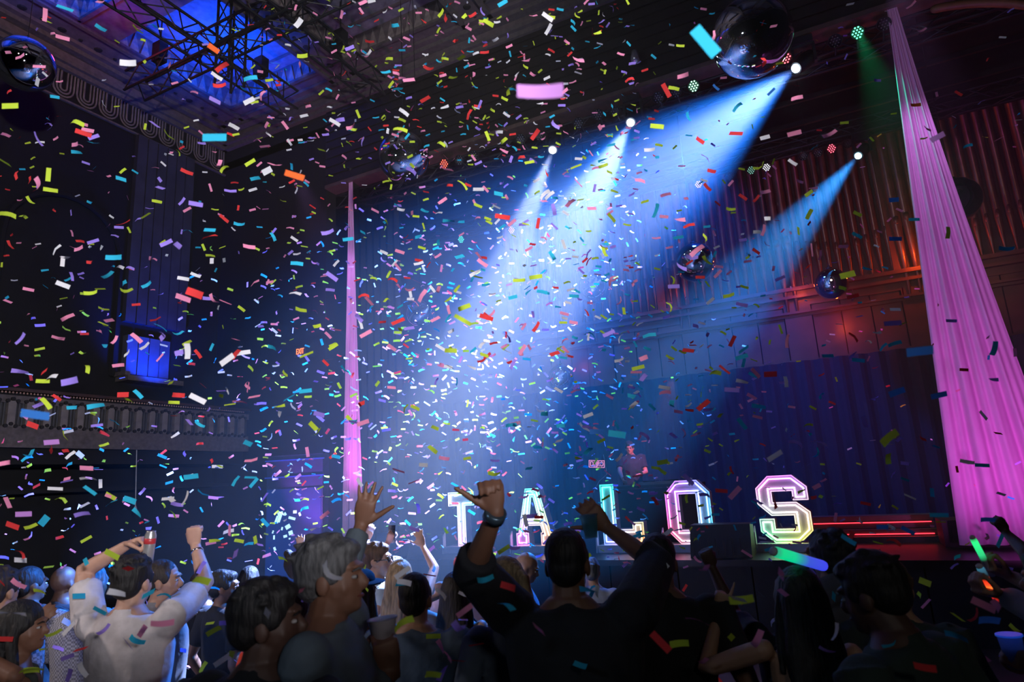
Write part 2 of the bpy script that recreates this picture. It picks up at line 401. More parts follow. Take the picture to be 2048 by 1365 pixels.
# ledge mouldings
for a, b, d in ((ZL-.10, ZL-.02, .26), (ZL-.20, ZL-.10, .16), (ZL-.26, ZL-.20, .22), (ZL-.42, ZL-.26, .10), (ZL-.60, ZL-.55, .20), (ZL-.66, ZL-.60, .14), (4.18, 4.30, .16)):
    part(bx((X0, 15.0-d, a), (X1, 15.19, b)), 'moulding', wood, org, OO)
k = 0; x = X0
while x < X1-.1:
    dpt = .0 if k % 4 else .05
    part(bx((x+.012, 14.93-dpt, 4.28), (min(x+.56, X1)-.012, 15.1, ZL-.42)), 'case_plank', wood, org, OO); x += .56; k += 1
part(bx((X0, 15.02, 4.2), (X1, 15.19, 9.9)), 'back_board', wood_d, org, OO)
for xx in (-5.55, -3.2, -.0+1.72):
    part(bx((xx-.10, 14.86, ZL-.02), (xx+.10, 15.1, 9.8)), 'case_post', wood, org, OO)

# ------------------------------------------------------------------ truss, fixtures
def box_truss(name, label, p0, p1, w, group=None, pitch=.4):
    p0 = np.array(p0, float); p1 = np.array(p1, float); t = p1-p0; L = np.linalg.norm(t); t /= L
    u = np.cross(t, UP); u = u/np.linalg.norm(u) if np.linalg.norm(u) > .1 else np.array([1., 0, 0]); v = np.cross(t, u); h = w/2
    T = thing(name, label, 'truss', p0, group)
    cs = [u*h+v*h, u*h-v*h, -u*h-v*h, -u*h+v*h]
    for c in cs:
        m = MB(); m.limb([c, c+t*L], [.026, .026], 6, False); m.build('chord', steel_dark, T)
    m = MB(); n = int(L/pitch)
    for k in range(n):
        for q in range(4):
            a, b = cs[q], cs[(q+1) % 4]
            if k % 2: a, b = b, a
            m.limb([a+t*L*k/n, b+t*L*(k+1)/n], [.013, .013], 5, False)
    tag(m.build('lattice', steel_dark, T), kind='stuff'); return T
box_truss('roof_truss', 'black box truss hanging below the blue lit ceiling coffers, towards the stage', (-9.3, 2.2, 10.25), (-9.3, 9.0, 10.25), .42)
box_truss('roof_truss', 'black box truss crossing sideways below the blue lit ceiling coffers', (-11.3, 6.9, 10.15), (-5.0, 6.9, 10.15), .42)
box_truss('roof_truss', 'black box truss under the dark coffers right of the blue ceiling', (-7.4, 5.2, 10.2), (-7.4, 9.5, 10.2), .42)
box_truss('roof_truss', 'upright black truss tower hanging from the blue ceiling', (-8.72, 7.0, 8.9+.4), (-8.72, 7.0, 11.4), .34)
fz = 8.40
box_truss('light_truss', 'black lighting truss across the front of the stage', (OPL, 10.48, 8.46), (4.5, 10.48, 8.46), .30)
box_truss('light_truss', 'black lighting truss at the back of the stage in front of the organ', (OPL, 14.15, 8.86), (4.5, 14.15, 8.86), .30)
for k in range(4):   # dark valance battens above the back truss
    z = 8.9+k*.22; y = 13.4-k*.55
    tag(bx((OPL, y, z), (4.5, y+.06, z+.10)).build('batten', black, None), ['lowest', 'second', 'third', 'uppermost'][k]+' black batten spanning the stage roof between the two lighting trusses', 'batten', 'stage roof battens')
tag(bx((OPL, 14.42, 8.74), (4.5, 14.46, 9.98)).build('border_curtain', black, None), 'black border cloth hiding the tops of the organ pipes', 'curtain')
chm = MB()
for k in range(36): chm.lathe((0, 0, k*.06), [(.006, 0), (.016, .015), (.016, .045), (.006, .06)], 6)
chme = chm.mesh('chain', steel_dark)
hoist = MB(); hoist.box((-.11, -.09, -.2), (.11, .09, .2)); hoist.lathe((0, 0, -.28), [(.02, 0), (.05, .03), (.05, .08)], 8); home = hoist.mesh('motor', black)
for q, (x, y, lb) in enumerate(((-9.3, 5.6, 'over the crossing of the two trusses'), (-9.3, 8.2, 'nearest the blue coffer corner'), (-7.4, 8.4, 'above the right truss'), (-10.6, 6.9, 'by the red lit beam'), (-6.2, 6.9, 'at the right end of the sideways truss'))):
    T = thing('chain_hoist', 'black chain hoist holding a ceiling truss, '+lb, 'hoist', (x, y, 10.62), 'chain hoists on the roof trusses')
    obj('motor', home, T); o = obj('chain', chme, T, (0, 0, .2)); o.scale = (1, 1, (11.5-10.82)/2.16)

def lens_mat(name, c, e): return M(name, [min(1, q*.5) for q in c], .3, emit=c, es=e, sample=False)
canb = MB(); canb.lathe((0, 0, 0), [(.05, .16), (.085, .13), (.10, .02), (.10, -.02), (.092, -.025), (.092, 0), (.02, 0)], 18)
canme = canb.mesh('housing', black, True)
yk = MB()
yk.limb([(.115, 0, .05), (.115, 0, .17), (-.115, 0, .17), (-.115, 0, .05)], [.012]*4, 6); yk.box((-.03, -.02, .16), (.03, .02, .20))
ykme = yk.mesh('yoke', black)
lm = MB(); lm.ell((0, 0, 0), (.0125, .0125, .008), None, 8, 5)
LPOS = [((k-(n-1)/2)*.044, y) for y, n in ((.074, 2), (.037, 3), (0, 4), (-.037, 3), (-.074, 2)) for k in range(n)]
def par_can(p, Y, color, e, label, aimv=(0, -.75, -1)):
    loc = at_Y(*p, Y); T = thing('par_can', label, 'stage light', loc, 'led par cans on the trusses')
    q = Vector(aimv).to_track_quat('-Z', 'Y'); T.rotation_mode = 'QUATERNION'; T.rotation_quaternion = q
    obj('housing', canme, T); y = obj('yoke', ykme, T)
    qi = q.inverted(); m = MB(); dst = Vector((0, 10.34-Y, 8.32-loc[2])) if Y < 12 else Vector((0, 14.01-Y, 8.73-loc[2]))
    m.limb([(0, 0, .18), tuple(qi @ dst)], [.014, .014], 6); m.build('clamp_arm', black, T)
    if e:
        mm = lens_mat('lens_'+label.split()[0], color, e)
        me = lm.mesh('lens', mm, True)
        for a, b in LPOS[:19]:
            o = obj('lens', me, T, (a, b, -.024))
    else:
        m = MB()
        for a, b in LPOS: m.ell((a, b, -.02), (.010, .010, .006), None, 6, 4)
        tag(m.build('lens_cluster', M('unlit_lens', (.7, .72, .75), .1, .8), T), kind='stuff')
    return loc
def toward_cam(p, Y, bias=(0, 0, -.15)):
    l = at_Y(*p, Y); d = CAM-l; d /= np.linalg.norm(d); return tuple(d+np.array(bias))
G = par_can((1715, 65), 10, (.1, 1, .45), 4.5, 'green lit par can near the top of the right pink drape', toward_cam((1715, 65), 10))
spot('green_par_beam', G+np.array([0, -.1, -.06]), G+np.array([.9, 1.2, -5]), 420, (0, 1, .35), 40, .9, .05)
par_can((1387, 172), 10, (.35, 1, .6), 4, 'mint lit par can left of the large mirror ball', toward_cam((1387, 172), 10))
par_can((1571, 115), 10, (1, .12, .15), 4, 'red lit par can at the lower right rim of the large mirror ball', toward_cam((1571, 115), 10))
par_can((888, 328), 10, (1, .10, .06), 4, 'scarlet lit par can right of the small upper left mirror ball', toward_cam((888, 328), 10))
par_can((1663, 297), 14, (1, .10, .16), 4, 'crimson lit par can beside the right blue beam', toward_cam((1663, 297), 14))
par_can((1533, 334), 14, (.85, .85, .9), 2, 'white lit par can above the organ pipes', toward_cam((1533, 334), 14, (.0, .1, -.75)))
par_can((1502, 340), 14, (.3, .8, .6), .8, 'faint teal par can next to the white one above the organ', toward_cam((1502, 340), 14, (.0, .1, -.5)))
par_can((1397, 368), 14, (1, .62, .5), 2, 'peach lit par can on the back truss above the organ', toward_cam((1397, 368), 14, (.0, .1, -.75)))
par_can((1023, 460), 14, (1, .3, .5), 2, 'rose lit par can seen through the left beam', toward_cam((1023, 460), 14))
par_can((922, 479), 14, (.1, .95, .8), 2.5, 'turquoise lit par can far left on the back truss', toward_cam((922, 479), 14))
UN = [(1768, 48), (1670, 82), (1352, 183), (1316, 195), (1230, 222), (1196, 229), (1157, 246), (1078, 270), (1041, 278), (947, 311), (919, 320)]
UNL = ['behind the top of the right pink drape', 'just left of the green lit one', 'second from the mint lit one, going left', 'third from the mint lit one, going left', 'first left of the middle moving head', 'second left of the middle moving head', 'right of the leftmost moving head', 'first left of the leftmost moving head', 'second left of the leftmost moving head', 'second right of the scarlet one', 'first right of the scarlet one']
for p, u in zip(UN, UNL): par_can(p, 10, None, 0, 'unlit par can on the front truss, '+u, toward_cam(p, 10))
for p, u in [((1636, 305), 'first left of the crimson one'), ((1606, 312), 'second left of the crimson one'), ((1460, 352), 'between the peach and faint teal ones'), ((1695, 287), 'between the crimson one and the blue beam')]: par_can(p, 14, None, 0, 'unlit par can on the back truss, '+u, toward_cam(p, 14))
# theatre spotlight on the header
g = at_Y(1270, 115, 9.7); T = thing('theatre_lantern', 'small unlit silver lantern on the brown header board', 'stage light', g)
m = MB(); m.lathe((0, 0, 0), [(.03, .14), (.06, .11), (.075, 0), (.08, -.08), (.07, -.08), (.05, -.02), (.01, -.02)], 14); o = m.build('housing', M('silver_lantern', (.5, .5, .5), .25, .8), T, smooth=True)
m = MB(); m.box((-.015, .05, .05), (.015, .3, .08)); m.build('bracket', black, T)
# moving heads
hd = MB(); hd.lathe((0, 0, 0), [(.07, .20), (.11, .15), (.125, 0), (.11, -.18), (.095, -.24), (.09, -.24)], 18); hdme = hd.mesh('head', black, True)
names = ['leftmost moving head with a narrow white beam', 'middle moving head with a wide white beam', 'moving head at the right of the large mirror ball with a broad blue white beam', 'rightmost moving head with a saturated blue beam']
for i, (p, yy, tgt, *beams) in enumerate(MOVERS):
    src = at_Y(*p, yy); T = thing('moving_head', names[i], 'stage light', src, 'moving heads on the trusses')
    dr = tgt-src; dr /= np.linalg.norm(dr); q = Vector(dr).to_track_quat('-Z', 'Y')
    h = obj('head', hdme, T); h.rotation_mode = 'QUATERNION'; h.rotation_quaternion = q
    m = MB(); m.lathe((0, 0, -.245), [(.066, 0), (.058, -.02), (.035, -.03), (.01, -.034)], 16)
    o = m.build('lens', M('beam_lens_%d' % i, (1, 1, 1), .2, emit=(.75, .87, 1) if i != 3 else (.35, .8, 1), es=45 if i != 3 else 18, sample=False), h, smooth=True)
    m = MB()
    for s in (-1, 1): m.box((s*.15-.02, -.05, -.06), (s*.15+.02, .05, .22))
    m.box((-.17, -.06, .22), (.17, .06, .26)); m.build('yoke', black, T)
    m = MB(); m.box((-.15, -.11, .26), (.15, .11, .36)); m.limb([(0, 0, .3), (0, (10.4 if yy < 12 else 14.1)-yy, .3)], [.03, .03], 8); m.build('base', black, T)

# ------------------------------------------------------------------ mirror balls
def ceil_z(c):
    if c[1] > 10: return 10.0
    return 11.5 if any(a < c[0] < b for a, b in CX) and any(a < c[1] < b for a, b in CY) else H
def mirror_ball(p, depth, dia, label, cable=2.0):
    c = at_depth(*p, depth); T = thing('mirror_ball', label, 'mirror ball', c, 'mirror balls'); r = dia/2
    m = MB(); nu, nv = 48, 30; rings = []
    for k in range(nv):
        a = -PI/2+PI*(k+.5)/nv
        rings.append([(r*math.cos(a)*math.cos(b)*(1-.010*abs(math.sin(b*6))**8), r*math.cos(a)*math.sin(b)*(1-.010*abs(math.sin(b*6))**8), r*math.sin(a)) for b in np.arange(nu)*2*PI/nu])
    m.loft(rings); m.build('sphere', chrome, T, smooth=True)
    m = MB(); m.lathe((0, 0, r-.01), [(.06, 0), (.06, .03), (.02, .05), (.02, .09)], 12); m.build('cap', steel_dark, T)
    m = MB(); m.limb([(0, 0, r+.07), (0, 0, ceil_z(c)-c[2])], [.006, .006], 5); m.build('cable', black, T)
mirror_ball((1503, 75), 7.6, .93, 'largest mirror ball, hanging at the top right beside the bright lamp', 2.6)
mirror_ball((50, 128), 9.2, .76, 'mirror ball cut by the left edge of the picture', 2.6)
mirror_ball((808, 315), 10.0, .80, 'mirror ball at the top of the left pink drape', 2.4)
mirror_ball((1391, 525), 11.6, .72, 'mirror ball in front of the organ pipes, left of the blue beam', 3.6)
mirror_ball((1663, 568), 12.2, .60, 'small mirror ball before the red lit organ ledge', 4)
mirror_ball((1912, 400), 10.8, .76, 'dark mirror ball half behind the right pink drape', 3)
mirror_ball((842, 628), 11.0, .50, 'mirror ball low on the left between drape and white beam', 5)
mirror_ball((1190, 575), 11.5, .60, 'mirror ball inside the middle white beam', 3.8)
mirror_ball((1122, 757), 12.0, .50, 'lowest mirror ball, above the letters', 5)

# ------------------------------------------------------------------ drapes lit pink, part of that light tinted into the cloth
silk = mat('silk_lit_pink', (.78, .44, .72), .75, 0, .06, 3); b = silk.node_tree.nodes['Principled BSDF']  # white cloth tinted pink, standing in for the pink light on it
def drape(name, label, X, zt, zb, w0, w1, nf, skew=0, pw=1.0):
    T = thing(name, label, 'drape', (X, 10, zb)); m = MB(); nz_, nu = 44, 90; ph = rng.uniform(0, 6, 6)
    V = []
    for k in range(nz_+1):
        t = k/nz_; z = zt+(zb-zt)*t; wd = w0+(w1-w0)*(t**pw)
        for i in range(nu+1):
            u = i/nu-.5; f = sum(math.sin(u*2*PI*nf*q+ph[j]+t*1.3*(j-1))/q for j, q in enumerate((1, 1.7, 2.6)))
            V.append((X+u*wd+skew*t*t, 10+.045*f*(.25+.75*t)*min(1, wd/.5), z))
    F = [(k*(nu+1)+i, k*(nu+1)+i+1, (k+1)*(nu+1)+i+1, (k+1)*(nu+1)+i) for k in range(nz_) for i in range(nu)]
    m.v = [tuple(np.array(v)-np.array([X, 10, zb])) for v in V]; m.f = F
    m.build('cloth', silk, T, smooth=True)
    m = MB(); m.lathe((0, 0, zt-zb), [(.05, -.05), (.06, 0), (.03, .06), (.01, .25)], 10); m.build('tie', steel_dark, T)
drape('pink_lit_drape', 'long pink lit drape flaring down at the right of the stage', 1.70, 8.93, 1.0, .10, 1.28, 4, .16, 1.15)
drape('pink_lit_drape', 'narrow pink lit drape hanging left of the light beams', -8.52, 8.93, 1.0, .09, .50, 3, .02)

# ------------------------------------------------------------------ neon letters
def grad_mat(name, c4, es, base=False):
    m = bpy.data.materials.new(name); m.use_nodes = True; nt = m.node_tree; b = nt.nodes['Principled BSDF']
    tc = nt.nodes.new('ShaderNodeTexCoord'); sp = nt.nodes.new('ShaderNodeSeparateXYZ'); nt.links.new(tc.outputs['Generated'], sp.inputs[0])
    def mix(f, a, bb):
        n = nt.nodes.new('ShaderNodeMix'); n.data_type = 'RGBA'; nt.links.new(f, n.inputs[0])
        for s_, v in ((6, a), (7, bb)):
            if isinstance(v, tuple): n.inputs[s_].default_value = (*v, 1)
            else: nt.links.new(v, n.inputs[s_])
        return n.outputs[2]
    TL, TR, BL_, BR = c4
    c = mix(sp.outputs[2], mix(sp.outputs[0], BL_, BR), mix(sp.outputs[0], TL, TR))
    nt.links.new(c, b.inputs['Emission Color']); b.inputs['Emission Strength'].default_value = es
    b.inputs['Base Color'].default_value = (.6, .6, .6, 1); return m
def offset_poly(P, d):
    P = [np.array(p, float) for p in P]; n = len(P); out = []
    A = sum(P[i][0]*P[(i+1) % n][1]-P[(i+1) % n][0]*P[i][1] for i in range(n)); sg = 1 if A > 0 else -1
    for i in range(n):
        a, b, c = P[i-1], P[i], P[(i+1) % n]; e1 = (b-a)/np.linalg.norm(b-a); e2 = (c-b)/np.linalg.norm(c-b)
        n1 = np.array([-e1[1], e1[0]])*sg; n2 = np.array([-e2[1], e2[0]])*sg
        k = n1+n2; k /= (1+n1 @ n2); out.append(b+k*d)
    return out
LH = .92
LET = {
 'T': (.50, [[(0, 1), (1, 1), (1, .74), (.66, .74), (.66, 0), (.34, 0), (.34, .74), (0, .74)]]),
 'A': (.66, [[(.30, 1), (.66, 1), (.93, .22), (1, .22), (1, 0), (.66, 0), (.66, .22), (.70, .22), (.66, .34), (.32, .34), (.28, .22), (.34, .22), (.34, 0), (0, 0), (0, .22), (.06, .22)], [(.38, .50), (.60, .50), (.50, .84), (.46, .84)]]),
 'L': (.66, [[(.02, 1), (.36, 1), (.36, .25), (.74, .25), (.74, .36), (1, .36), (1, 0), (.02, 0)]]),
 'O': (.66, [[(.26, 1), (.74, 1), (1, .80), (1, .20), (.74, 0), (.26, 0), (0, .20), (0, .80)], [(.31, .78), (.69, .78), (.69, .22), (.31, .22)]]),
 'S': (.68, [[(.26, 1), (.74, 1), (1, .82), (1, .62), (.70, .62), (.70, .76), (.31, .76), (.31, .60), (.76, .60), (1, .45), (1, .17), (.74, 0), (.26, 0), (0, .17), (0, .36), (.30, .36), (.30, .21), (.68, .21), (.68, .40), (.25, .40), (0, .58), (0, .82)]]),
}
LCOL = {'T': ((.75, .85, 1), (.15, 1, .95), (1, .35, .85), (.9, .7, 1)), 'A': ((.1, 1, .9), (.2, 1, .6), (1, .15, .9), (1, .45, .05)),
        'L': ((.05, 1, .75), (.05, 1, .65), (.15, .25, 1), (1, .4, .08)), 'O': ((.65, .15, 1), (.15, .35, 1), (1, .12, .12), (.1, .8, 1)),
        'S': ((1, .2, .75), (.6, .25, 1), (.1, 1, .45), (1, .85, .05))}
LAB = {'T': 'neon letter T with a pale cyan and pink glow, leftmost of the word', 'A': 'neon letter A in mint green with a magenta foot',
       'L': 'neon letter L in teal with an orange foot, behind the raised cup', 'O': 'octagonal neon letter O in violet, red and blue',
       'S': 'neon letter S glowing pink, green and yellow, rightmost of the word'}
LXC = {'T': -6.04, 'A': -4.64, 'L': -3.13, 'O': -2.09, 'S': -.77}
ROTL = {'T': R(6), 'A': R(4), 'L': R(3), 'O': R(2), 'S': R(-1)}
facem = M('letter_face', (.34, .34, .38), .5, var=.04)
for ch, (wd, loops) in LET.items():
    zb = SZ+.11
    T = thing('letter_sign', LAB[ch], 'sign letter', (LXC[ch], 10, zb), 'lit letters on the stage'); T.rotation_euler.z = ROTL[ch]
    mm = lambda p: np.array([(p[0]-.5)*wd, p[1]*LH])
    P = [[mm(p) for p in L_] for L_ in loops]
    cu = bpy.data.curves.new('face', 'CURVE'); cu.dimensions = '2D'; cu.fill_mode = 'BOTH'; cu.extrude = .012
    for L_ in P:
        sp = cu.splines.new('POLY'); sp.points.add(len(L_)-1); sp.use_cyclic_u = True
        for q, p in zip(sp.points, L_): q.co = (p[0], p[1], 0, 1)
    tmp = bpy.data.objects.new('tmp', cu); COL.objects.link(tmp); bpy.context.view_layer.update()
    me = bpy.data.meshes.new_from_object(tmp.evaluated_get(bpy.context.evaluated_depsgraph_get())); bpy.data.objects.remove(tmp)
    me.name = 'face'; me.materials.clear(); me.materials.append(facem)
    o = obj('face', me, T); o.rotation_euler.x = PI/2
    rm = MB(); DT = .22
    for L_ in P:
        n = len(L_)
        for i in range(n):
            a, b_ = L_[i], L_[(i+1) % n]
            rm.add([(a[0], -.02, a[1]), (b_[0], -.02, b_[1]), (b_[0], DT, b_[1]), (a[0], DT, a[1])], [(0, 1, 2, 3)])
    rm.build('side_wall', M('letter_side', (.66, .66, .7), .45, var=.04), T)
    gm = grad_mat('neon_'+ch, LCOL[ch], 7.5)
    for off, yy, rr in ((.045, -.035, .0095), (.006, -.022, .006)):
        tb = MB()
        for li, L_ in enumerate(P):
            Q = offset_poly(L_, off if li == 0 else -off)
            for i in range(len(Q)):
                a, b_ = Q[i], Q[(i+1) % len(Q)]
                tb.limb([(a[0], yy, a[1]), (b_[0], yy, b_[1])], [rr, rr], 6)
        tb.build('neon_tube' if off > .01 else 'rim_light', gm if off > .01 else grad_mat('rim_'+ch, LCOL[ch], 1.8), T, smooth=True)
    pl = MB(); pl.box((-wd/2-.06, -.12, -.11), (wd/2+.14, .24, 0)); pl.build('plinth', whitep, T)
    fp = MB(); fp.prism([(-wd/2-.07, -.14, -.11), (-wd/2-.07, -.02, -.11), (-wd/2-.07, -.02, .24), (-wd/2-.07, -.12, .16)], (0, 0, 0), (-.02, 0, 0)); f_ = fp.build('side_fin', whitep, T)
    em = MB(); em.ell((-wd/2-.093, -.075, .02), (.004, .022, .05)); em.box((-wd/2-.096, -.1, .06), (-wd/2-.09, -.05, .072)); em.build('emblem', black, f_)

# stage gear
def wedge(x0, x1, y0, y1, z0, z1, label, name='stage_monitor'):
    T = thing(name, label, 'speaker', ((x0+x1)/2, y0, z0)); o = np.array([(x0+x1)/2, y0, z0])
    m = MB(); m.prism([(x0, y0, z0), (x0, y1, z0), (x0, y1, z1), (x0, y0+(y1-y0)*.35, z1)], (0, 0, 0), (x1-x0, 0, 0)); part(m, 'cabinet', black, T, o)
    m = MB(); n_ = 7
    for k in range(n_): m.box((x0+.03+k*(x1-x0-.06)/n_, y0-.012, z0+.03), (x0+.05+k*(x1-x0-.06)/n_, y0, z1-.16))
    m.box((x0+.02, y0-.01, z0+.02), (x1-.02, y0-.002, z0+.04)); part(m, 'grille', steel_dark, T, o)
wedge(-1.98, -1.18, 9.25, 9.75, SZ, 1.36, 'black stage monitor between the letters O and S')
wedge(-7.45, -6.7, 9.25, 9.8, SZ, 1.34, 'black stage monitor left of the letter T')
T = thing('subwoofer', 'black subwoofer box under the right pink drape', 'speaker', (1.9, 10.5, SZ)); o = np.array([1.9, 10.5, SZ])
part(bx((1.1, 10.3, SZ), (2.6, 10.9, 1.28)), 'cabinet', black, T, o)
part(bx((1.1, 10.28, SZ+.02), (1.13, 10.3, 1.27)), 'corner_trim', steel_dark, T, o); part(bx((1.2, 10.28, SZ+.05), (2.5, 10.3, 1.22)), 'grille', steel_dark, T, o)
T = thing('stage_riser', 'stepped riser with red light strips right of the letter S', 'riser', (.4, 11.2, SZ)); o = np.array([.4, 11.2, SZ])
for k in range(4): part(bx((-.5, 10.95+k*.12, SZ+k*.09), (1.12, 11.6, SZ+k*.09+.08)), 'step', M('riser_board', (.10, .05, .05), .4), T, o)
redm = M('red_led', (.5, .02, .02), .4, emit=(1, .03, .05), es=3.2)
for z, y in ((SZ+.10, 11.05), (SZ+.255, 11.17)): part(bx((-.48, y, z), (1.08, y+.012, z+.014)), 'led_strip', redm, T, o)
# DJ table and sign
T = thing('dj_table', 'dark table with decks in front of the performer on stage', 'table', (-2.9, 11.4, SZ)); o = np.array([-2.9, 11.4, SZ])
part(bx((-3.75, 11.1, 1.86), (-2.1, 11.65, 1.91)), 'table_top', black, T, o)
for xx in (-3.7, -2.2):
    for yy in (11.13, 11.58): part(bx((xx, yy, SZ), (xx+.05, yy+.05, 1.86)), 'leg', steel_dark, T, o)
part(bx((-3.72, 11.12, SZ), (-2.13, 11.15, 1.85)), 'front_panel', black, T, o)
T = thing('dj_controller', 'flat mixing controller on the dark stage table', 'mixer', (-2.8, 11.35, 1.91)); o = np.array([-2.8, 11.35, 1.91])
part(bx((-3.15, 11.18, 1.91), (-2.45, 11.52, 1.96)), 'body', M('mixer_grey', (.06, .06, .07), .4), T, o)
for xx in (-3.0, -2.6): m = MB(); m.lathe((xx, 11.35, 1.96), [(.11, 0), (.11, .018), (.03, .02), (.01, .025)], 20); part(m, 'jog_wheel', steel_dark, T, o)
for k in range(5): m = MB(); m.lathe((-2.88+k*.035, 11.42, 1.96), [(.008, 0), (.008, .02), (.004, .022)], 8); part(m, 'knob', chrome, T, o)
sg = at_Y(1193.5, 928.5, 11.0); T = thing('name_sign', 'small pink lettered sign hanging above the letter L', 'sign', sg)
T.rotation_euler = (0, R(5), R(-8))
bx((-.155, 0, -.065), (.155, .02, .065)).build('board', M('sign_dark', (.05, .012, .04), .5), T)
pkm = M('pink_letters', (.8, .3, .5), .5, emit=(1, .35, .62), es=.9, sample=False)
fm = MB()
for a, b in (((-.155, -.065), (.155, -.055)), ((-.155, .055), (.155, .065)), ((-.155, -.055), (-.145, .055)), ((.145, -.055), (.155, .055)), ((-.02, -.055), (-.012, .055))): fm.box((a[0], -.008, a[1]), (b[0], 0, b[1]))
fm.build('frame', pkm, T)
def text(s, size, m, parent, loc, rot=(PI/2, 0, 0), ex=.004, name='lettering', sx=1):
    cu = bpy.data.curves.new(name, 'FONT'); cu.body = s; cu.size = size; cu.extrude = ex; cu.align_x = 'CENTER'; cu.align_y = 'CENTER'
    tmp = bpy.data.objects.new('tmp', cu); COL.objects.link(tmp); bpy.context.view_layer.update()
    me = bpy.data.meshes.new_from_object(tmp.evaluated_get(bpy.context.evaluated_depsgraph_get())); bpy.data.objects.remove(tmp)
    me.name = name; me.materials.clear(); me.materials.append(m)
    o = obj(name, me, parent, loc); o.rotation_euler = rot; o.scale = (sx, 1.15, 1); return o
text('DJ', .105, pkm, T, (-.083, -.006, -.002), sx=.9); text('JRO', .105, pkm, T, (.066, -.006, -.002), sx=.78)
m = MB(); a = np.array(sg)+np.array([.14, 0, .15]); pts = [a, a+[.02, 0, -.2], a+[.10, -.2, -.34], a+[.08, -.6, -.45], a+[.06, -.85, -.62]]
m.limb(pts, [.004]*5, 5); tag(part(m, 'cable', M('white_cable', (.5, .55, .6), .5), None, np.zeros(3), True), 'thin pale cable looping from the small sign down to the letter L', 'cable')
m = MB(); a = np.array(sg); m.limb([a+[0, 0, .07], (a[0], a[1], 9.9)], [.003, .003], 5); m.build('hanger', black, None) and None
hg = bpy.data.objects['hanger']; tag(hg, 'fine black wire holding up the small pink sign', 'wire')
# EXIT sign
ex = at_Y(602, 704, YP-.03); T = thing('exit_sign', 'glowing orange exit sign on the dark wall left of the stage', 'sign', ex)
bx((-.17, -.02, -.11), (.17, .04, .11)).build('box', black, T)
text('EXIT', .15, M('exit_red', (1, .2, .05), .5, emit=(1, .16, .03), es=3, sample=False), T, (0, -.03, 0), sx=.72)
# blue backlit display cabinet
bc = at_depth(588, 1042, 11.4); T = thing('display_cabinet', 'blue backlit display cabinet with pale marks behind the crowd on the left', 'cabinet', (bc[0], bc[1], 0))
T.rotation_euler.z = R(22)
bx((-.52, 0, 0), (.52, .3, 2.8)).build('body', M('cabinet_blue', (.005, .015, .06), .9), T)
bx((-.5, -.02, .5), (.5, 0, 2.2)).build('lit_panel', M('blue_panel', (.0, .01, .05), .95, emit=(.0, .06, .55), es=.22, sample=False), T)
ck = M('pale_cyan_marks', (.5, .8, .9), .4, emit=(.5, .85, 1), es=1.0, sample=False)
SC = 11.4/1276
def mark(px, py, w_, h_, ang):
    x = (px-588)*SC; z = bc[2]-(py-1042)*SC; c, s = math.cos(ang), math.sin(ang); m = MB()
    m.obox((x, -.028, z), (w_*SC/2*c, 0, w_*SC/2*s), (0, .006, 0), (-h_*SC/2*s, 0, h_*SC/2*c)); m.build('mark', ck, T)
for q in ((561, 1027, 11, 7, .3), (553, 1037, 3, 13, -.35), (557, 1038, 3, 15, -.35), (561, 1036, 3, 16, -.35), (571, 1028, 4, 6, .5), (591, 1025, 7, 6, 0), (601, 1030, 4, 7, .4), (585, 1037, 14, 5, -.3), (577, 1053, 10, 8, .5), (565, 1056, 3, 6, -.2), (583, 1065, 8, 8, .3), (572, 1071, 7, 5, .2), (549, 1072, 3, 8, 0), (551, 1094, 4, 7, .4), (547, 1060, 2.5, 2.5, 0), (546, 1063, 2.5, 2.5, 0), (581, 1076, 3, 3, 0)): mark(*q)
for z in (2.7, 2.4): bx((-.55, -.03, z), (.55, 0, z+.02)).build('shelf_edge', M('blue_edge', (.02, .05, .3), .4, emit=(.02, .08, .7), es=.25, sample=False), T)

# ------------------------------------------------------------------ people
SKIN = {'fair': (.52, .30, .22), 'tan': (.36, .19, .12), 'brown': (.20, .095, .06), 'dark': (.085, .042, .03)}
def skin(k): return M('skin_'+k, SKIN[k], .55, var=.06, scale=20)
HAIR = {'black': (.008, .007, .008), 'dark': (.02, .012, .009), 'brown': (.07, .035, .02), 'blond': (.34, .22, .11), 'grey': (.20, .20, .21), 'iron': (.085, .085, .09), 'white': (.5, .5, .5)}
def hairm(k):
    n = 'hair_'+k
    if n not in _mc:
        _mc[n] = mat(n, HAIR[k], .65, 0, .5, 1, bump=.55); nt = _mc[n].node_tree; mp = nt.nodes.new('ShaderNodeMapping'); mp.inputs['Scale'].default_value = (60, 60, 9); nt.links.new(nt.nodes['Texture Coordinate'].outputs['Object'], mp.inputs[0]); nt.links.new(mp.outputs[0], nt.nodes['Noise Texture'].inputs['Vector'])
    return _mc[n]
pend = []      # (object, voxel, smooth iterations, material, decimate)
def later(mb, name, parent, voxel, it, m, dec=None):
    me = mb.mesh(name, m); o = obj(name, me, parent); pend.append((o, voxel, it, m, dec)); return o
def flush():
    for o, vx, it, m, dec in pend:
        r = o.modifiers.new('r', 'REMESH'); r.mode = 'VOXEL'; r.voxel_size = vx; r.use_smooth_shade = True
        s_ = o.modifiers.new('s', 'SMOOTH'); s_.factor = .5; s_.iterations = it
        if dec: d = o.modifiers.new('d', 'DECIMATE'); d.ratio = dec
    bpy.context.view_layer.update(); dg = bpy.context.evaluated_depsgraph_get()
    for o, vx, it, m, dec in pend:
        me = bpy.data.meshes.new_from_object(o.evaluated_get(dg)); me.name = o.name.split('.')[0]
        o.modifiers.clear(); old = o.data; o.data = me; bpy.data.meshes.remove(old)
        me.materials.clear(); me.materials.append(m); me.polygons.foreach_set('use_smooth', [True]*len(me.polygons))
    pend.clear()
def rz(a): c, s = math.cos(a), math.sin(a); return np.array([[c, -s, 0], [s, c, 0], [0, 0, 1]])
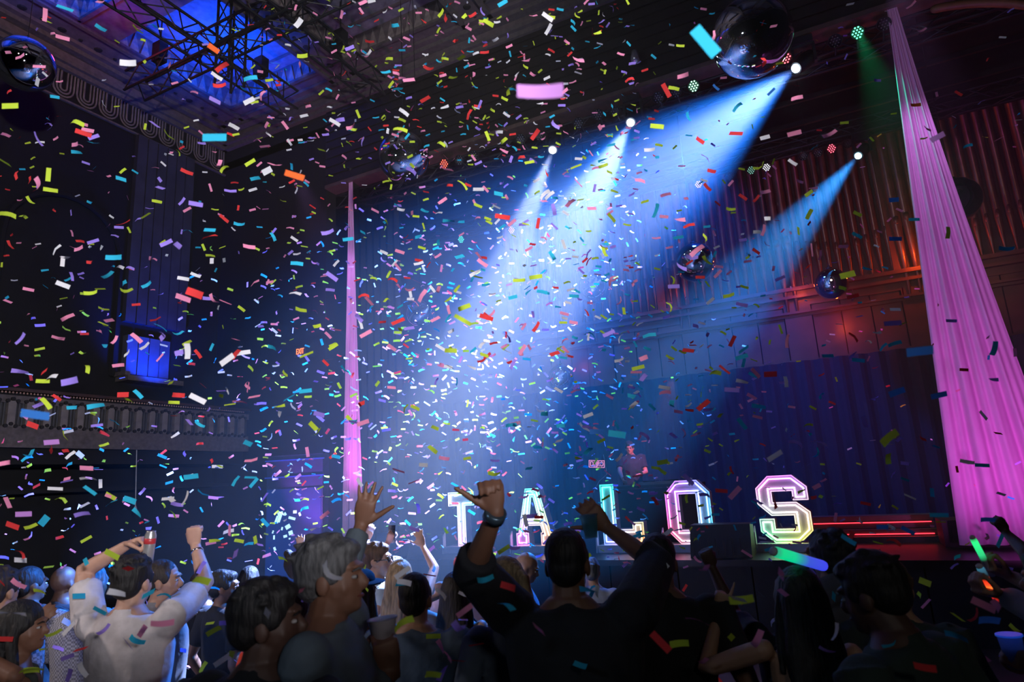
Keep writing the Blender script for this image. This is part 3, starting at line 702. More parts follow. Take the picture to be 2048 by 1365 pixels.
def rx(a): c, s = math.cos(a), math.sin(a); return np.array([[1, 0, 0], [0, c, -s], [0, s, c]])
def ry(a): c, s = math.cos(a), math.sin(a); return np.array([[c, 0, s], [0, 1, 0], [-s, 0, c]])
def unit(v): v = np.array(v, float); return v/(np.linalg.norm(v)+1e-9)
def rot_about(v, k, a):
    k = unit(k); return v*math.cos(a)+np.cross(k, v)*math.sin(a)+k*(k @ v)*(1-math.cos(a))
FH = unit((FWD[0], FWD[1], 0))     # horizontal view direction
FING = [(.030, .072, 10, .0086), (.010, .080, 2, .0090), (-.010, .074, -6, .0086), (-.028, .058, -15, .0076)]
def hand(mb, W, d, n, side, mode, sc):
    """palm, four jointed fingers and a thumb; W wrist, d hand direction, n palm normal"""
    d = unit(d); n = unit(np.array(n, float)-d*(np.array(n, float) @ d)); th = unit(np.cross(n, d) if side == 'L' else np.cross(d, n))
    def ring(t, w_, h): c = W+d*t*sc; return [c+th*math.cos(a)*w_*sc+n*math.sin(a)*h*sc for a in np.arange(12)*2*PI/12]
    mb.loft([ring(-.02, .024, .019), ring(.01, .028, .019), ring(.045, .039, .017), ring(.080, .042, .015), ring(.098, .038, .012)])
    curl = {'open': (8, 8, 6), 'relax': (22, 28, 18), 'fist': (78, 92, 60), 'grip': (48, 55, 38), 'point': (78, 92, 60), 'horns': (78, 92, 60), 'claw': (30, 38, 25), 'shaka': (58, 70, 40)}[mode]
    for i, (off, ln, sp, r) in enumerate(FING):
        cu = curl
        if (mode == 'point' and i == 0) or (mode == 'horns' and i in (0, 3)): cu = (4, 6, 4)
        s_ = {'open': 1.25, 'relax': .6, 'claw': 1.0}.get(mode, .25)
        p = W+d*.092*sc+th*off*sc; dr = rot_about(d, n, R(sp*s_)*(1 if side == 'L' else -1) * 1.0)
        if (dr @ th) * sp < 0: dr = rot_about(d, n, -R(sp*s_)*(1 if side == 'L' else -1))
        pts = [p-dr*.012*sc]; rad = [r*sc*1.05]; ax = unit(np.cross(dr, n)); cur = dr
        for q, (fr, c) in enumerate(zip((.46, .30, .24), cu)):
            cur = rot_about(cur, ax, R(c)); pts.append(pts[-1]+cur*(ln*fr+(.012 if q == 0 else 0))*sc); rad.append(r*sc*(1.0-.12*q))
        mb.limb(pts, rad, 8)
    t0 = W+d*.022*sc+th*.026*sc
    if mode in ('fist', 'point', 'horns'): tp = [t0, t0+(d*.04+th*.018+n*.02)*sc, t0+(d*.062-th*.010+n*.040)*sc, t0+(d*.068-th*.034+n*.044)*sc]
    elif mode == 'grip': tp = [t0, t0+(d*.035+th*.024+n*.018)*sc, t0+(d*.062+th*.026+n*.042)*sc, t0+(d*.078+th*.012+n*.060)*sc]
    else: tp = [t0, t0+(d*.030+th*.030+n*.006)*sc, t0+(d*.056+th*.056+n*.010)*sc, t0+(d*.076+th*.078+n*.012)*sc]
    mb.limb(tp, [.0135*sc, .0125*sc, .0105*sc, .0085*sc], 8)

PEOPLE = {}
def person(label, top, depth, phi, head=0, pitch=0, roll=0, lean=0, sk='tan', hair=('short', 'dark'), shirt=(.02, .02, .025), sleeve='short', weave=0,
           pants=(.015, .016, .022), sex='m', bulk=1.0, arms=None, near=True, hat=None, group=None, beard=False, glasses=False, minz=None, skirt=False, low=False):
    ht = at_depth(*top, depth); Hh = max(1.48, ht[2]) if minz is None else minz
    s = Hh/1.78; PH = R(phi); B = rz(-PH)                       # local x right, y forward ; phi clockwise from +Y
    LN = R(lean)
    def up_(p):                                                 # lean of the upper body about the hips
        p = np.array(p, float)
        if lean and p[2] > .92: q = p-[0, 0, .92]; q = rx(-LN) @ q; p = q+[0, 0, .92]
        return p*s
    HR = rz(R(-head)) @ rx(R(pitch)) @ ry(R(roll))
    neck = np.array([0, -.012, 1.53]); HSH = np.array([0, 0, -.022])
    def hd(p): return up_(neck+HSH+HR @ (np.array(p, float)-neck))
    topl = B @ hd((0, -.01, 1.79))
    root = np.array([ht[0]-topl[0], ht[1]-topl[1], 0 if ht[2] < 2.5 and depth < 8 else SZ])
    if low: root[2] = 0
    if root[2] > 0: 
        pass
    name = 'person'
    T = thing(name, label, 'person', root, group or 'people in the crowd'); PEOPLE[label] = T
    Wd = lambda p: B @ up_(p)                                   # to root-relative world axes
    Hd = lambda p: B @ hd(p)
    HB = B @ (rx(-LN) @ HR)
    fem = sex == 'f'; k = bulk
    vx = (.0066 if near else .010)
    bm_ = MB()
    # torso sections (z, half width, half depth, y shift)
    if fem: TS = [(.84, .165, .115, -.01), (.92, .175, .12, -.012), (1.02, .145, .10, 0), (1.12, .125, .088, .006), (1.24, .142, .108, .014), (1.33, .150, .108, .012), (1.41, .152, .084, 0), (1.455, .118, .064, -.012), (1.485, .078, .060, -.014), (1.525, .056, .055, -.015)]
    else: TS = [(.84, .160, .115, 0), (.93, .168, .12, 0), (1.04, .160, .112, .006), (1.14, .162, .112, .01), (1.26, .182, .122, .01), (1.35, .192, .118, .004), (1.42, .188, .096, -.006), (1.465, .150, .076, -.014), (1.495, .100, .068, -.016), (1.53, .066, .062, -.016)]
    def sect(z, a, b_, y, inf=0, kk=k):
        kk2 = kk if z < 1.44 else 1+(kk-1)*.4
        return [Wd((math.cos(t)*(a*kk2+inf), y+math.sin(t)*(b_*kk2+inf), z)) for t in np.arange(18)*2*PI/18]
    bm_.loft([sect(*q) for q in TS])
    nk = .052 if fem else .060
    bm_.limb([Wd((0, -.018, 1.46)), Wd((0, -.014, 1.53)), Hd((0, .0, 1.60))], [nk*1.15*s, nk*s, nk*s], 12)
    # head
    E_ = lambda c, r: bm_.ell(Hd(c), np.array(r)*s, HB)
    E_((0, -.012, 1.690), (.074, .094, .093)); E_((0, .022, 1.640), (.064, .070, .088)); E_((0, .040, 1.605), (.050, .052, .060)); E_((0, .070, 1.578), (.026, .024, .022))
    bm_.limb([Hd((0, .088, 1.668)), Hd((0, .104, 1.640)), Hd((0, .100, 1.630))], [.010*s, .0155*s, .013*s], 8)
    E_((0, .080, 1.690), (.050, .018, .012)); E_((0, .083, 1.606), (.024, .012, .008)); E_((0, .082, 1.597), (.022, .012, .008))
    for sg_ in (-1, 1): E_((sg_*.073, -.006, 1.645), (.011, .021, .031)); E_((sg_*.040, .050, 1.630), (.021, .017, .022))
    # legs and feet
    hw = .095 if fem else .10
    for sg_ in (-1, 1):
        st_ = .02*sg_
        bm_.limb([Wd((sg_*hw, 0, .90)), Wd((sg_*(hw+.01), .01, .70)), Wd((sg_*(hw+.015), .012, .50)), Wd((sg_*(hw+.02), -.012, .34)), Wd((sg_*(hw+.025), -.02, .10))], [q*s*k for q in (.088, .076, .056, .054, .038)], 12)
    # arms
    sh = .172 if fem else .200; L1, L2 = .295*s, .262*s; ra = .85 if fem else 1.0
    armdata = []
    arms = arms or {}
    for sd in ('L', 'R'):
        sg_ = -1 if sd == 'L' else 1; a = arms.get(sd, {})
        Sp = Wd((sg_*sh*(1+(k-1)*.5), -.008, 1.425+a.get('lift', .03 if a.get('px') else 0)))
        dirh = None
        if 'px' in a:
            rr = ray(*a['px']); Sw = root+Sp; want = (L1+L2)*a.get('st', .9)
            t0 = (Sw-CAM) @ rr; dd = np.linalg.norm(CAM+rr*t0-Sw)
            off = math.sqrt(max(0, want**2-dd**2)); t = t0+(off if a.get('far', True) else -off)
            Wp = CAM+rr*t-root
            if 'tip' in a:
                dep = (Wp+root-CAM) @ FWD; dirh = at_depth(*a['tip'], dep+a.get('td', 0))-root-Wp
        elif 'loc' in a: Wp = Wd(a['loc'])
        else: Wp = Wd((sg_*(sh+.07+(k-1)*.12), .05, .93))
        v = Wp-Sp; dist = np.linalg.norm(v); mx = (L1+L2)*.985
        if dist > mx: Wp = Sp+v/dist*mx; v = Wp-Sp; dist = mx
        dist = max(dist, abs(L1-L2)+.06)
        pole = np.array(a['pole'], float) if 'pole' in a else B @ np.array([sg_*.5, -.8, -.2])
        pole = unit(pole-unit(v)*(pole @ unit(v))); ca = (L1**2+dist**2-L2**2)/(2*L1*dist); ca = max(-1, min(1, ca))
        El = Sp+unit(v)*L1*ca+pole*L1*math.sqrt(1-ca*ca)
        if dirh is None: dirh = (Wp-El) if 'dir' not in a else np.array(a['dir'], float)
        n = a.get('n', None); n = FH if (n is None and 'px' in a) else (B @ np.array([-sg_, .2, 0]) if n is None else np.array(n, float))
        rr_ = [.051*s*ra*k, .050*s*ra*k, .044*s*ra*(1+(k-1)*.6), .0435*s*ra, .040*s*ra, .030*s*ra, .026*s*ra]
        M1 = Sp*.5+El*.5; M2 = El*.72+Wp*.28
        bm_.limb([Sp, M1, El*.88+Sp*.12, El, M2, Wp*.8+El*.2, Wp], rr_, 10)
        hand(bm_, Wp, dirh, n, sd, a.get('mode', 'relax'), s*(.94 if fem else 1.04))
        armdata.append((Sp, El, Wp, unit(dirh), n, sd))
    body = later(bm_, 'body', T, vx, 2, skin(sk), .6)
    # clothes -------------------------------------------------------------
    cm_ = cloth('cloth_%d_%d_%d_%d' % (*[int(q*255) for q in shirt], weave), shirt, weave)
    sm = MB()
    if sleeve == 'tank':
        sm.loft([sect(*q, .010) for q in TS if q[0] <= 1.34])
        for sg_ in (-1, 1):
            pth = [Wd((sg_*.085, .085*k, 1.33)), Wd((sg_*.10, .06, 1.43)), Wd((sg_*.10, -.01, 1.475)), Wd((sg_*.10, -.07, 1.43)), Wd((sg_*.085, -.085*k, 1.33))]
            sm.limb(pth, [.020*s]*5, 8)
    else:
        top_ = [(z, a, b_, y) for z, a, b_, y in TS if z <= 1.50]
        sm.loft([sect(z, a, b_, y, .020 if z < 1.2 else .015) for z, a, b_, y in top_])
        for Sp, El, Wp, dh, n, sd in armdata:
            b1 = .074*s*ra*k
            if sleeve == 'short': sm.limb([Sp*1.02+(-.02)*El*0-.02*(El-Sp), Sp*.6+El*.4, Sp*.28+El*.72], [b1, b1*.95, b1*.93], 12, False)
            elif sleeve == 'half': sm.limb([Sp-.02*(El-Sp), Sp*.5+El*.5, El, El*.75+Wp*.25], [b1, b1*.92, b1*.82, b1*.76], 12, False)
            else: sm.limb([Sp-.02*(El-Sp), Sp*.5+El*.5, El*.9+Sp*.1, El*.8+Wp*.2, El*.1+Wp*.9], [b1, b1*.92, b1*.84, b1*.78, b1*.60], 12, False)
            if np.linalg.norm(El-Sp) > 0: sm.ell(Sp*.93+Wd((0, 0, 1.40))*.07, (.073*s*ra*k,)*3, None, 12, 8)
        sm.limb([Wd((0, -.016, 1.475)), Wd((0, -.010, 1.522))], [.082*s, .073*s], 14, False)     # collar
    later(sm, 'shirt' if sleeve != 'tank' else 'tank_top', T, .0095 if near else .013, 5, cm_, .7)
    pmm = cloth('cloth_%d_%d_%d_0' % tuple(int(q*255) for q in pants), pants)
    pt = MB(); pt.loft([sect(*q, .012) for q in TS if q[0] <= 1.03])
    if skirt: pt.loft([sect(z, .16+dz, .12+dz, 0) for z, dz in ((.98, 0), (.8, .03), (.62, .06), (.5, .075))])
    else:
        for sg_ in (-1, 1):
            pt.limb([Wd((sg_*hw, 0, .90)), Wd((sg_*(hw+.01), .01, .70)), Wd((sg_*(hw+.015), .012, .50)), Wd((sg_*(hw+.02), -.008, .30)), Wd((sg_*(hw+.025), -.015, .07))], [q*s*k for q in (.100, .088, .072, .066, .058)], 12, False)
    later(pt, 'skirt' if skirt else 'trousers', T, .014, 3, pmm, .6)
    for sg_ in (-1, 1):
        fb = MB(); fb.loft([[Wd((sg_*(hw+.027)+math.cos(t)*w_, y, max(.006, z+math.sin(t)*h))) for t in np.arange(10)*2*PI/10] for y, z, w_, h in ((-.08, .04, .022, .034), (-.05, .045, .036, .043), (.02, .042, .040, .040), (.10, .03, .045, .026), (.16, .024, .034, .020), (.185, .02, .015, .014))])
        fb.build('shoe', M('shoe_dark', (.02, .018, .018), .5), T, smooth=True)
    # hair ---------------------------------------------------------------
    st_, hc = hair; hm2 = hairm(hc); hb = MB()
    He = lambda c, r: hb.ell(Hd(c), np.array(r)*s, HB)
    hv = .008 if near else .011
    if st_ != 'bald':
        t = {'buzz': .004, 'short': .009, 'long': .012, 'bun': .008, 'curly': .022, 'pony': .008}[st_]
        He((0, -.020, 1.702), (.075+t, .092+t, .084+t*.9)); He((0, -.050, 1.655), (.066+t*.8, .056+t, .070))
        for sg_ in (-1, 1): He((sg_*.066, .016, 1.680), (.010+t*.6, .034, .036))
        if st_ in ('short', 'curly'): He((0, .030, 1.742), (.058+t*.5, .052+t, .030+t*.6))
        if st_ == 'long':
            def hs(z, a, b_, y): return [B @ up_(HR @ np.array([math.cos(q)*a, y+math.sin(q)*b_, 0])+neck+np.array([0, 0, z-1.53])) if z > 1.5 else Wd((math.cos(q)*a, y+math.sin(q)*b_, z)) for q in np.arange(16)*2*PI/16]
            hb.loft([hs(1.74, .06, .05, -.04), hs(1.66, .092, .075, -.045), hs(1.56, .100, .062, -.062), hs(1.46, .118, .050, -.098), hs(1.36, .115, .042, -.118), hs(1.26, .10, .032, -.128), hs(1.20, .06, .018, -.128)])
            for sg_ in (-1, 1):
                hb.limb([Hd((sg_*.075, .0, 1.68)), Hd((sg_*.086, -.005, 1.60)), Wd((sg_*.10, -.02, 1.48)), Wd((sg_*.12, -.05, 1.38))], [.020*s, .026*s, .026*s, .014*s], 8)
        if st_ == 'bun': He((0, -.045, 1.80), (.036, .036, .034))
        if st_ == 'pony': hb.limb([Hd((0, -.11, 1.72)), Hd((0, -.15, 1.66)), Hd((0, -.14, 1.54)), Hd((0, -.12, 1.46))], [.024*s, .030*s, .024*s, .010*s], 8)
        for _ in range({'curly': 46, 'short': 16}.get(st_, 0)):
            a, b_ = rng.uniform(0, 2*PI), rng.uniform(.1, 1.2)
            q = np.array([math.cos(a)*math.cos(b_)*(.072+t), -.02+math.sin(a)*math.cos(b_)*(.092+t), 1.702+math.sin(b_)*(.086+t)])
            if q[1] > .06 and q[2] < 1.73: continue
            He(q, (.015, .017, .012) if st_ == 'curly' else (.016, .02, .008))
        later(hb, 'hair', T, hv, 1, hm2, .7)
    if beard:
        bb = MB(); bb.ell(Hd((0, .055, 1.585)), np.array((.050, .046, .036))*s, HB); later(bb, 'beard', T, .009, 1, hm2)
    # facing people: eyes, brows, lips as small parts
    ew = M('eye_white', (.42, .40, .40), .4); ei = M('eye_dark', (.02, .015, .012), .2)
    for sg_ in (-1, 1):
        e = MB(); e.ell(Hd((sg_*.031, 0.0785, 1.661)), np.array((.0125, .0105, .0062))*s, HB, 10, 7); eo = e.build('eye', ew, T, smooth=True)
        e = MB(); e.ell(Hd((sg_*.031, .0872, 1.661)), np.array((.0062, .003, .0058))*s, HB, 8, 5); e.build('iris', ei, eo, smooth=True)
        e = MB(); e.limb([Hd((sg_*.014, .094, 1.681)), Hd((sg_*.032, .094, 1.686)), Hd((sg_*.050, .080, 1.680))], [.0035*s, .004*s, .0025*s], 6); e.build('eyebrow', hm2, T, smooth=True)
    e = MB(); e.limb([Hd((-.022, .088, 1.603)), Hd((0, .096, 1.604)), Hd((.022, .088, 1.603))], [.003*s, .0062*s, .003*s], 6); e.build('lips', M('lips_'+sk, [SKIN[sk][0]*.9, SKIN[sk][1]*.55, SKIN[sk][2]*.6], .45), T, smooth=True)
    if glasses:
        g_ = MB()
        for sg_ in (-1, 1): g_.ell(Hd((sg_*.034, .098, 1.660)), np.array((.028, .006, .021))*s, HB, 12, 6); g_.limb([Hd((sg_*.062, .09, 1.664)), Hd((sg_*.080, .0, 1.662))], [.003*s]*2, 5)
        g_.limb([Hd((-.01, .102, 1.664)), Hd((.01, .102, 1.664))], [.003*s]*2, 5); g_.build('glasses', M('glasses_black', (.01, .01, .01), .15), T, smooth=True)
    if hat:
        kind, hcol = hat; hh = MB(); hmat = cloth('hat_%d_%d_%d' % tuple(int(q*255) for q in hcol), hcol)
        if kind == 'cap':
            hh.ell(Hd((0, -.012, 1.715)), np.array((.088, .106, .082))*s, HB); later(hh, 'cap', T, .009, 2, hmat)
            v = MB(); rr2 = []
            for y, w_ in ((.07, .074), (.11, .070), (.15, .052), (.17, .02)): rr2.append([Hd((math.cos(q)*w_, y, 1.722-.12*(y-.07)+.006*math.sin(q))) for q in np.arange(10)*2*PI/10])
            v.loft(rr2); v.build('visor', hmat, T, smooth=True)
        else:
            hh.ell(Hd((0, -.012, 1.745)), np.array((.086, .104, .072))*s, HB); later(hh, 'hat_crown', T, .009, 2, hmat)
            v = MB(); v.loft([[Hd((math.cos(q)*(.088+w_), -.012+math.sin(q)*(.106+w_), 1.728+z)) for q in np.arange(24)*2*PI/24] for w_, z in ((-.01, 0), (.045, -.008), (.06, 0), (.045, .006), (-.01, .012))])
            v.build('hat_brim', hmat, T, smooth=True)
    T['_a'] = 1; del T['_a']
    return dict(T=T, root=root, arm={q[5]: q for q in armdata}, Wd=Wd, Hd=Hd, s=s)
def child(mb, name, m, P_, smooth=True): return mb.build(name, m, P_['T'], smooth=smooth)
def band(P_, sd, name, m, w_=.02, r=.033, t=.06):
    S_, E_, W_, dh, n, _ = P_['arm'][sd]; ax = unit(W_-E_); c = W_-ax*t; b = MB()
    b.lathe(c, [(r*P_['s']*.96, -w_/2), (r*P_['s']*1.08, -w_/2), (r*P_['s']*1.08, w_/2), (r*P_['s']*.96, w_/2)], 16, ax); return child(b, name, m, P_)
def hold(P_, sd, fwd=.06, pn=.035):
    S_, E_, W_, dh, n, _ = P_['arm'][sd]; n = unit(n-dh*(n @ dh)); return P_['root']+W_+dh*fwd*P_['s']+n*pn*P_['s'], dh, n
def tilt(o, axis): o.rotation_mode = 'QUATERNION'; o.rotation_quaternion = Vector(axis).to_track_quat('Z', 'Y'); return o
def CLR(name, col, mx=.40):   # thin clear plastic: lets light through, scatters a little
    m = bpy.data.materials.new(name); m.use_nodes = True; nt = m.node_tree; nt.nodes.clear(); o = nt.nodes.new('ShaderNodeOutputMaterial')
    sh = [nt.nodes.new('ShaderNodeBsdf'+k) for k in ('Transparent', 'Translucent', 'Glossy')]
    for q in sh[:2]: q.inputs[0].default_value = (*col, 1)
    sh[2].inputs['Roughness'].default_value = .12; a = nt.nodes.new('ShaderNodeMixShader'); b = nt.nodes.new('ShaderNodeMixShader'); a.inputs[0].default_value = mx; b.inputs[0].default_value = .15
    nt.links.new(sh[0].outputs[0], a.inputs[1]); nt.links.new(sh[1].outputs[0], a.inputs[2]); nt.links.new(a.outputs[0], b.inputs[1]); nt.links.new(sh[2].outputs[0], b.inputs[2]); nt.links.new(b.outputs[0], o.inputs[0]); return m
cupm = CLR('clear_cup', (.8, .85, .9)); icem = CLR('drink_pale', (.7, .85, .9), .25)
def cup(loc, axis, label, h=.115, r0=.032, r1=.045, mat_=None, drink=True, rim=None):
    T = tilt(thing('drink_cup', label, 'cup', loc), axis); m = MB()
    m.lathe((0, 0, -h/2), [(r0*.6, .002), (r0, 0), (r1, h), (r1*1.05, h), (r1*.96, h-.004), (r0*.93, .006), (r0*.5, .006)], 20); m.build('wall', mat_ or cupm, T, smooth=True)
    m = MB(); m.lathe((0, 0, -h/2), [(r0*.9, .008), (r0+(r1-r0)*.6-.003, h*.62), (.005, h*.62)], 16); m.build('drink', icem, T, smooth=True)
    m = MB(); m.lathe((0, 0, h/2), [(r1*1.0, -.003), (r1*1.09, -.003), (r1*1.09, .003), (r1*1.0, .003)], 20); m.build('rim', rim or cupm, T, smooth=True); return T

navy = (.03, .045, .08)
# --- front row, left to right
P12 = person('person in a pale checked shirt at the very left edge, seen from behind', (2, 1128), 3.5, -20, sk='tan', hair=('short', 'dark'), shirt=(.32, .30, .34), weave=60, sleeve='half', near=True)
PSQ = person('woman in a dark glittering dress low at the left edge, turned right', (48, 1196), 3.0, 30, 20, sk='brown', hair=('long', 'black'), shirt=(.05, .06, .06), sleeve='tank', sex='f', pants=(.05, .06, .06), skirt=True, arms={'R': {'px': (62, 1262), 'tip': (80, 1240), 'st': .6, 'far': True}})
P10 = person('grey haired man in a white and grey check shirt, behind the white polo', (186, 1122), 3.95, -24, sk='brown', hair=('buzz', 'grey'), shirt=(.42, .40, .40), weave=90, bulk=1.12)
P9 = person('man in a white polo and khaki trousers raising a can and fist', (268, 1104), 3.25, -20, sk='fair', hair=('short', 'black'), shirt=(.62, .58, .60), pants=(.30, .21, .10), bulk=1.05,
            arms={'R': {'px': (391, 1092), 'tip': (386, 1050), 'st': .93, 'mode': 'fist', 'pole': (.7, 0, -.6), 'far': True}, 'L': {'px': (252, 1092), 'tip': (290, 1078), 'st': .62, 'mode': 'grip', 'pole': (-.9, 0, .3), 'n': (0, -.2, -1), 'far': True}})
band(P9, 'R', 'bracelet', chrome, .012, .030, .05)
b_ = MB(); [b_.loft([[P9['Wd']((math.cos(t)*.186, math.sin(t)*.138, z)) for t in np.arange(20)*2*PI/20] for z in (.985, 1.02)])]; child(b_, 'belt', M('belt_black', (.015, .012, .012), .4), P9)
P11 = person('man with a shaved head turned right, behind the raised fist', (326, 1114), 3.9, 10, 40, sk='tan', hair=('buzz', 'dark'), shirt=(.20, .19, .19), arms={'R': {'px': (340, 1232), 'tip': (372, 1218), 'st': .7, 'mode': 'relax', 'n': (0, 0, -1)}})
PB1 = person('person in black behind the grey check shirt, arms folded', (62, 1128), 4.3, -30, 30, sk='dark', hair=('buzz', 'black'), shirt=(.012, .012, .014), near=False, arms={'R': {'loc': (.05, .25, 1.12)}, 'L': {'loc': (-.05, .25, 1.10)}})
PB0 = person('shaved man in dark clothes between the left edge and the grey check shirt', (130, 1128), 4.6, -10, sk='dark', hair=('bald', 'black'), shirt=(.016, .016, .02), near=False)
P1 = person('dark silhouetted man with short hair in profile, lowest in the front', (530, 1146), 2.02, -8, 58, 0, sk='dark', hair=('short', 'black'), shirt=(.010, .010, .012), bulk=1.10)
P2 = person('tall grey haired man in a heather blue shirt waving one hand', (657, 1060), 2.22, 66, -2, 0, sk='brown', hair=('short', 'iron'), shirt=(.10, .13, .16), sleeve='long', weave=0, bulk=1.0,
            arms={'L': {'px': (722, 1052), 'tip': (737, 985), 'st': .86, 'mode': 'open', 'pole': (-.8, .3, -.5), 'far': True, 'lift': .05}, 'R': {'px': (784, 1346), 'tip': (774, 1304), 'st': .66, 'mode': 'grip', 'pole': (-.2, .2, -1), 'n': (-.7, .7, 0), 'far': True}})
POR = person('person in an orange safety vest between the two nearest men', (588, 1168), 3.0, -15, sk='tan', hair=('short', 'dark'), shirt=(.85, .07, .03), sleeve='short', pants=(.03, .03, .04))
for zz in (1.06, 1.22):
    b_ = MB(); b_.loft([[POR['Wd']((math.cos(t)*.205, math.sin(t)*.150, z)) for t in np.arange(20)*2*PI/20] for z in (zz, zz+.045)]); child(b_, 'reflective_band', M('reflective_grey', (.5, .5, .48), .3), POR)
P3 = person('man with cropped black hair in a navy polo shirt, seen from behind', (828, 1129), 3.05, -22, sk='tan', hair=('buzz', 'black'), shirt=(.055, .085, .14), bulk=1.22, minz=1.72, arms={'R': {'loc': (.20, .26, 1.10)}, 'L': {'loc': (-.16, .28, 1.12)}})
P4 = person('big man in a black shirt with both arms up before the letters', (1128, 1047), 2.52, -14, sk='brown', hair=('buzz', 'black'), shirt=(.014, .016, .022), sleeve='half', bulk=1.22,
            arms={'L': {'px': (991, 1026), 'tip': (984, 988), 'st': .93, 'mode': 'shaka', 'pole': (-.7, 0, -.5), 'far': False, 'lift': .06, 'n': -FH}, 'R': {'px': (1214, 1056), 'tip': (1186, 1026), 'st': .84, 'mode': 'claw', 'pole': (.9, 0, -.4), 'far': True, 'lift': .05}})
band(P4, 'L', 'wristwatch', M('watch_steel', (.10, .16, .22), .25, .7), .034, .034, .012)
P5 = person('man with a shaved head in black, beside the man with both arms up', (1310, 1059), 2.95, -20, sk='brown', hair=('buzz', 'black'), shirt=(.010, .010, .013), bulk=1.12, arms={'L': {'loc': (-.24, .20, 1.02)}})
PDN = person('person in a denim shirt looking down, half hidden behind the raised arm', (1000, 1104), 3.0, -40, -22, -18, sk='fair', hair=('pony', 'blond'), shirt=(.13, .18, .27), pants=(.12, .16, .24), sleeve='long', sex='f')
PTL = person('person in a teal top behind the man in black', (1262, 1180), 3.3, -20, sk='tan', hair=('short', 'brown'), shirt=(.03, .30, .30), sex='f', near=False)
P6 = person('woman with long black hair in a black tank top pointing one finger up', (1590, 1127), 2.55, -24, sk='tan', hair=('long', 'black'), shirt=(.010, .010, .012), sleeve='tank', sex='f',
            arms={'L': {'px': (1436, 1226), 'tip': (1450, 1184), 'st': .62, 'mode': 'point', 'pole': (-.7, -.3, -.8), 'far': True}})
PFA = person('person hidden behind the woman in the tank top, with one fist raised', (1578, 1150), 2.95, -26, sk='dark', hair=('short', 'black'), shirt=(.012, .012, .014), minz=1.62,
             arms={'L': {'px': (1424, 1136), 'tip': (1410, 1100), 'st': .9, 'mode': 'fist', 'pole': (.3, 0, -1), 'far': True}})
P7 = person('man in a dark green shirt wearing a lanyard, bent towards the left', (1712, 1086), 2.12, -58, -6, -8, lean=8, sk='dark', hair=('short', 'black'), shirt=(.022, .038, .032), bulk=1.08)
b_ = MB()
for sg_ in (-1, 1): b_.limb([P7['Wd']((sg_*.075, -.03, 1.48)), P7['Wd']((sg_*.085, .09, 1.42)), P7['Wd']((sg_*.06, .155, 1.28)), P7['Wd']((sg_*.012, .165, 1.10))], [.007]*4, 6)
child(b_, 'lanyard', M('lanyard_blue', (.25, .36, .5), .6), P7)
PH2 = person('dark haired person just behind the man with the lanyard', (1655, 1060), 3.1, -40, sk='brown', hair=('curly', 'black'), shirt=(.07, .07, .09), arms={'L': {'px': (1650, 1140), 'tip': (1640, 1122), 'st': .6, 'mode': 'grip', 'far': True}})
PBN = person('person turned away behind the green shirt', (1772, 1108), 2.75, -5, 40, sk='tan', hair=('buzz', 'brown'), shirt=(.03, .045, .042), near=False)
PR1 = person('person at the right edge pointing a green tipped glow stick', (2096, 1090), 2.5, -62, sk='tan', hair=('short', 'dark'), shirt=(.30, .30, .34), arms={'L': {'px': (2018, 1152), 'tip': (1988, 1142), 'st': .9, 'mode': 'grip', 'n': (0, 0, 1), 'far': True}})
PR2 = person('person at the right edge holding a red lit glow stick and a cup', (2140, 1120), 2.15, -66, sk='tan', hair=('short', 'dark'), shirt=(.36, .36, .40), sleeve='long', arms={'L': {'px': (2004, 1190), 'tip': (1968, 1184), 'st': .95, 'mode': 'grip', 'n': (0, 0, 1), 'far': True}, 'R': {'px': (2078, 1330), 'tip': (2046, 1322), 'st': .8, 'mode': 'grip', 'n': (0, 1, 0), 'far': True}})
PR3 = person('person at the right edge lifting a fist below the pink drape', (2128, 1086), 3.4, -40, sk='dark', hair=('buzz', 'black'), shirt=(.02, .02, .025), near=False, arms={'L': {'px': (2012, 1066), 'tip': (1994, 1038), 'st': .93, 'mode': 'fist', 'far': True}})
# --- second row, lit by the beams
PW1 = person('woman with hair bun lifting her face and one hand', (585, 1096), 4.9, 55, 10, 26, sk='fair', hair=('bun', 'dark'), shirt=(.62, .60, .60), sex='f', near=False, arms={'L': {'px': (602, 1106), 'tip': (600, 1082), 'st': .8, 'mode': 'open', 'pole': (0, 0, -1)}})
PM2 = person('man in a pale blue shirt and sunglasses, facing right under the waving hand', (752, 1080), 4.6, 35, 35, sk='tan', hair=('short', 'brown'), shirt=(.45, .55, .62), near=False, glasses=True)
PHT = person('woman with brown hair and a black brimmed hat, behind the cup', (722, 1142), 3.75, -10, 10, sk='fair', hair=('long', 'brown'), shirt=(.55, .45, .40), sex='f', near=False, hat=('brim', (.012, .012, .014)))
PBL = person('blond woman stretching one arm up behind the navy polo shirt', (800, 1116), 4.3, -15, sk='fair', hair=('long', 'blond'), shirt=(.40, .36, .34), sleeve='tank', sex='f', near=False, arms={'R': {'px': (846, 1094), 'tip': (832, 1056), 'st': .95, 'mode': 'open', 'pole': (1, 0, -.3), 'lift': .06}})
PA1 = person('person with an open hand raised beside the foot of the left pink drape', (716, 1096), 5.4, -10, sk='fair', hair=('short', 'brown'), shirt=(.5, .35, .45), near=False, arms={'R': {'px': (733, 1082), 'tip': (742, 1056), 'st': .9, 'mode': 'relax', 'lift': .05}})
PA2 = person('person holding up a phone near the lit middle of the crowd', (790, 1110), 5.4, -5, sk='tan', hair=('short', 'dark'), shirt=(.30, .16, .2), near=False, arms={'L': {'px': (776, 1086), 'tip': (784, 1066), 'st': .85, 'mode': 'grip', 'lift': .05}})
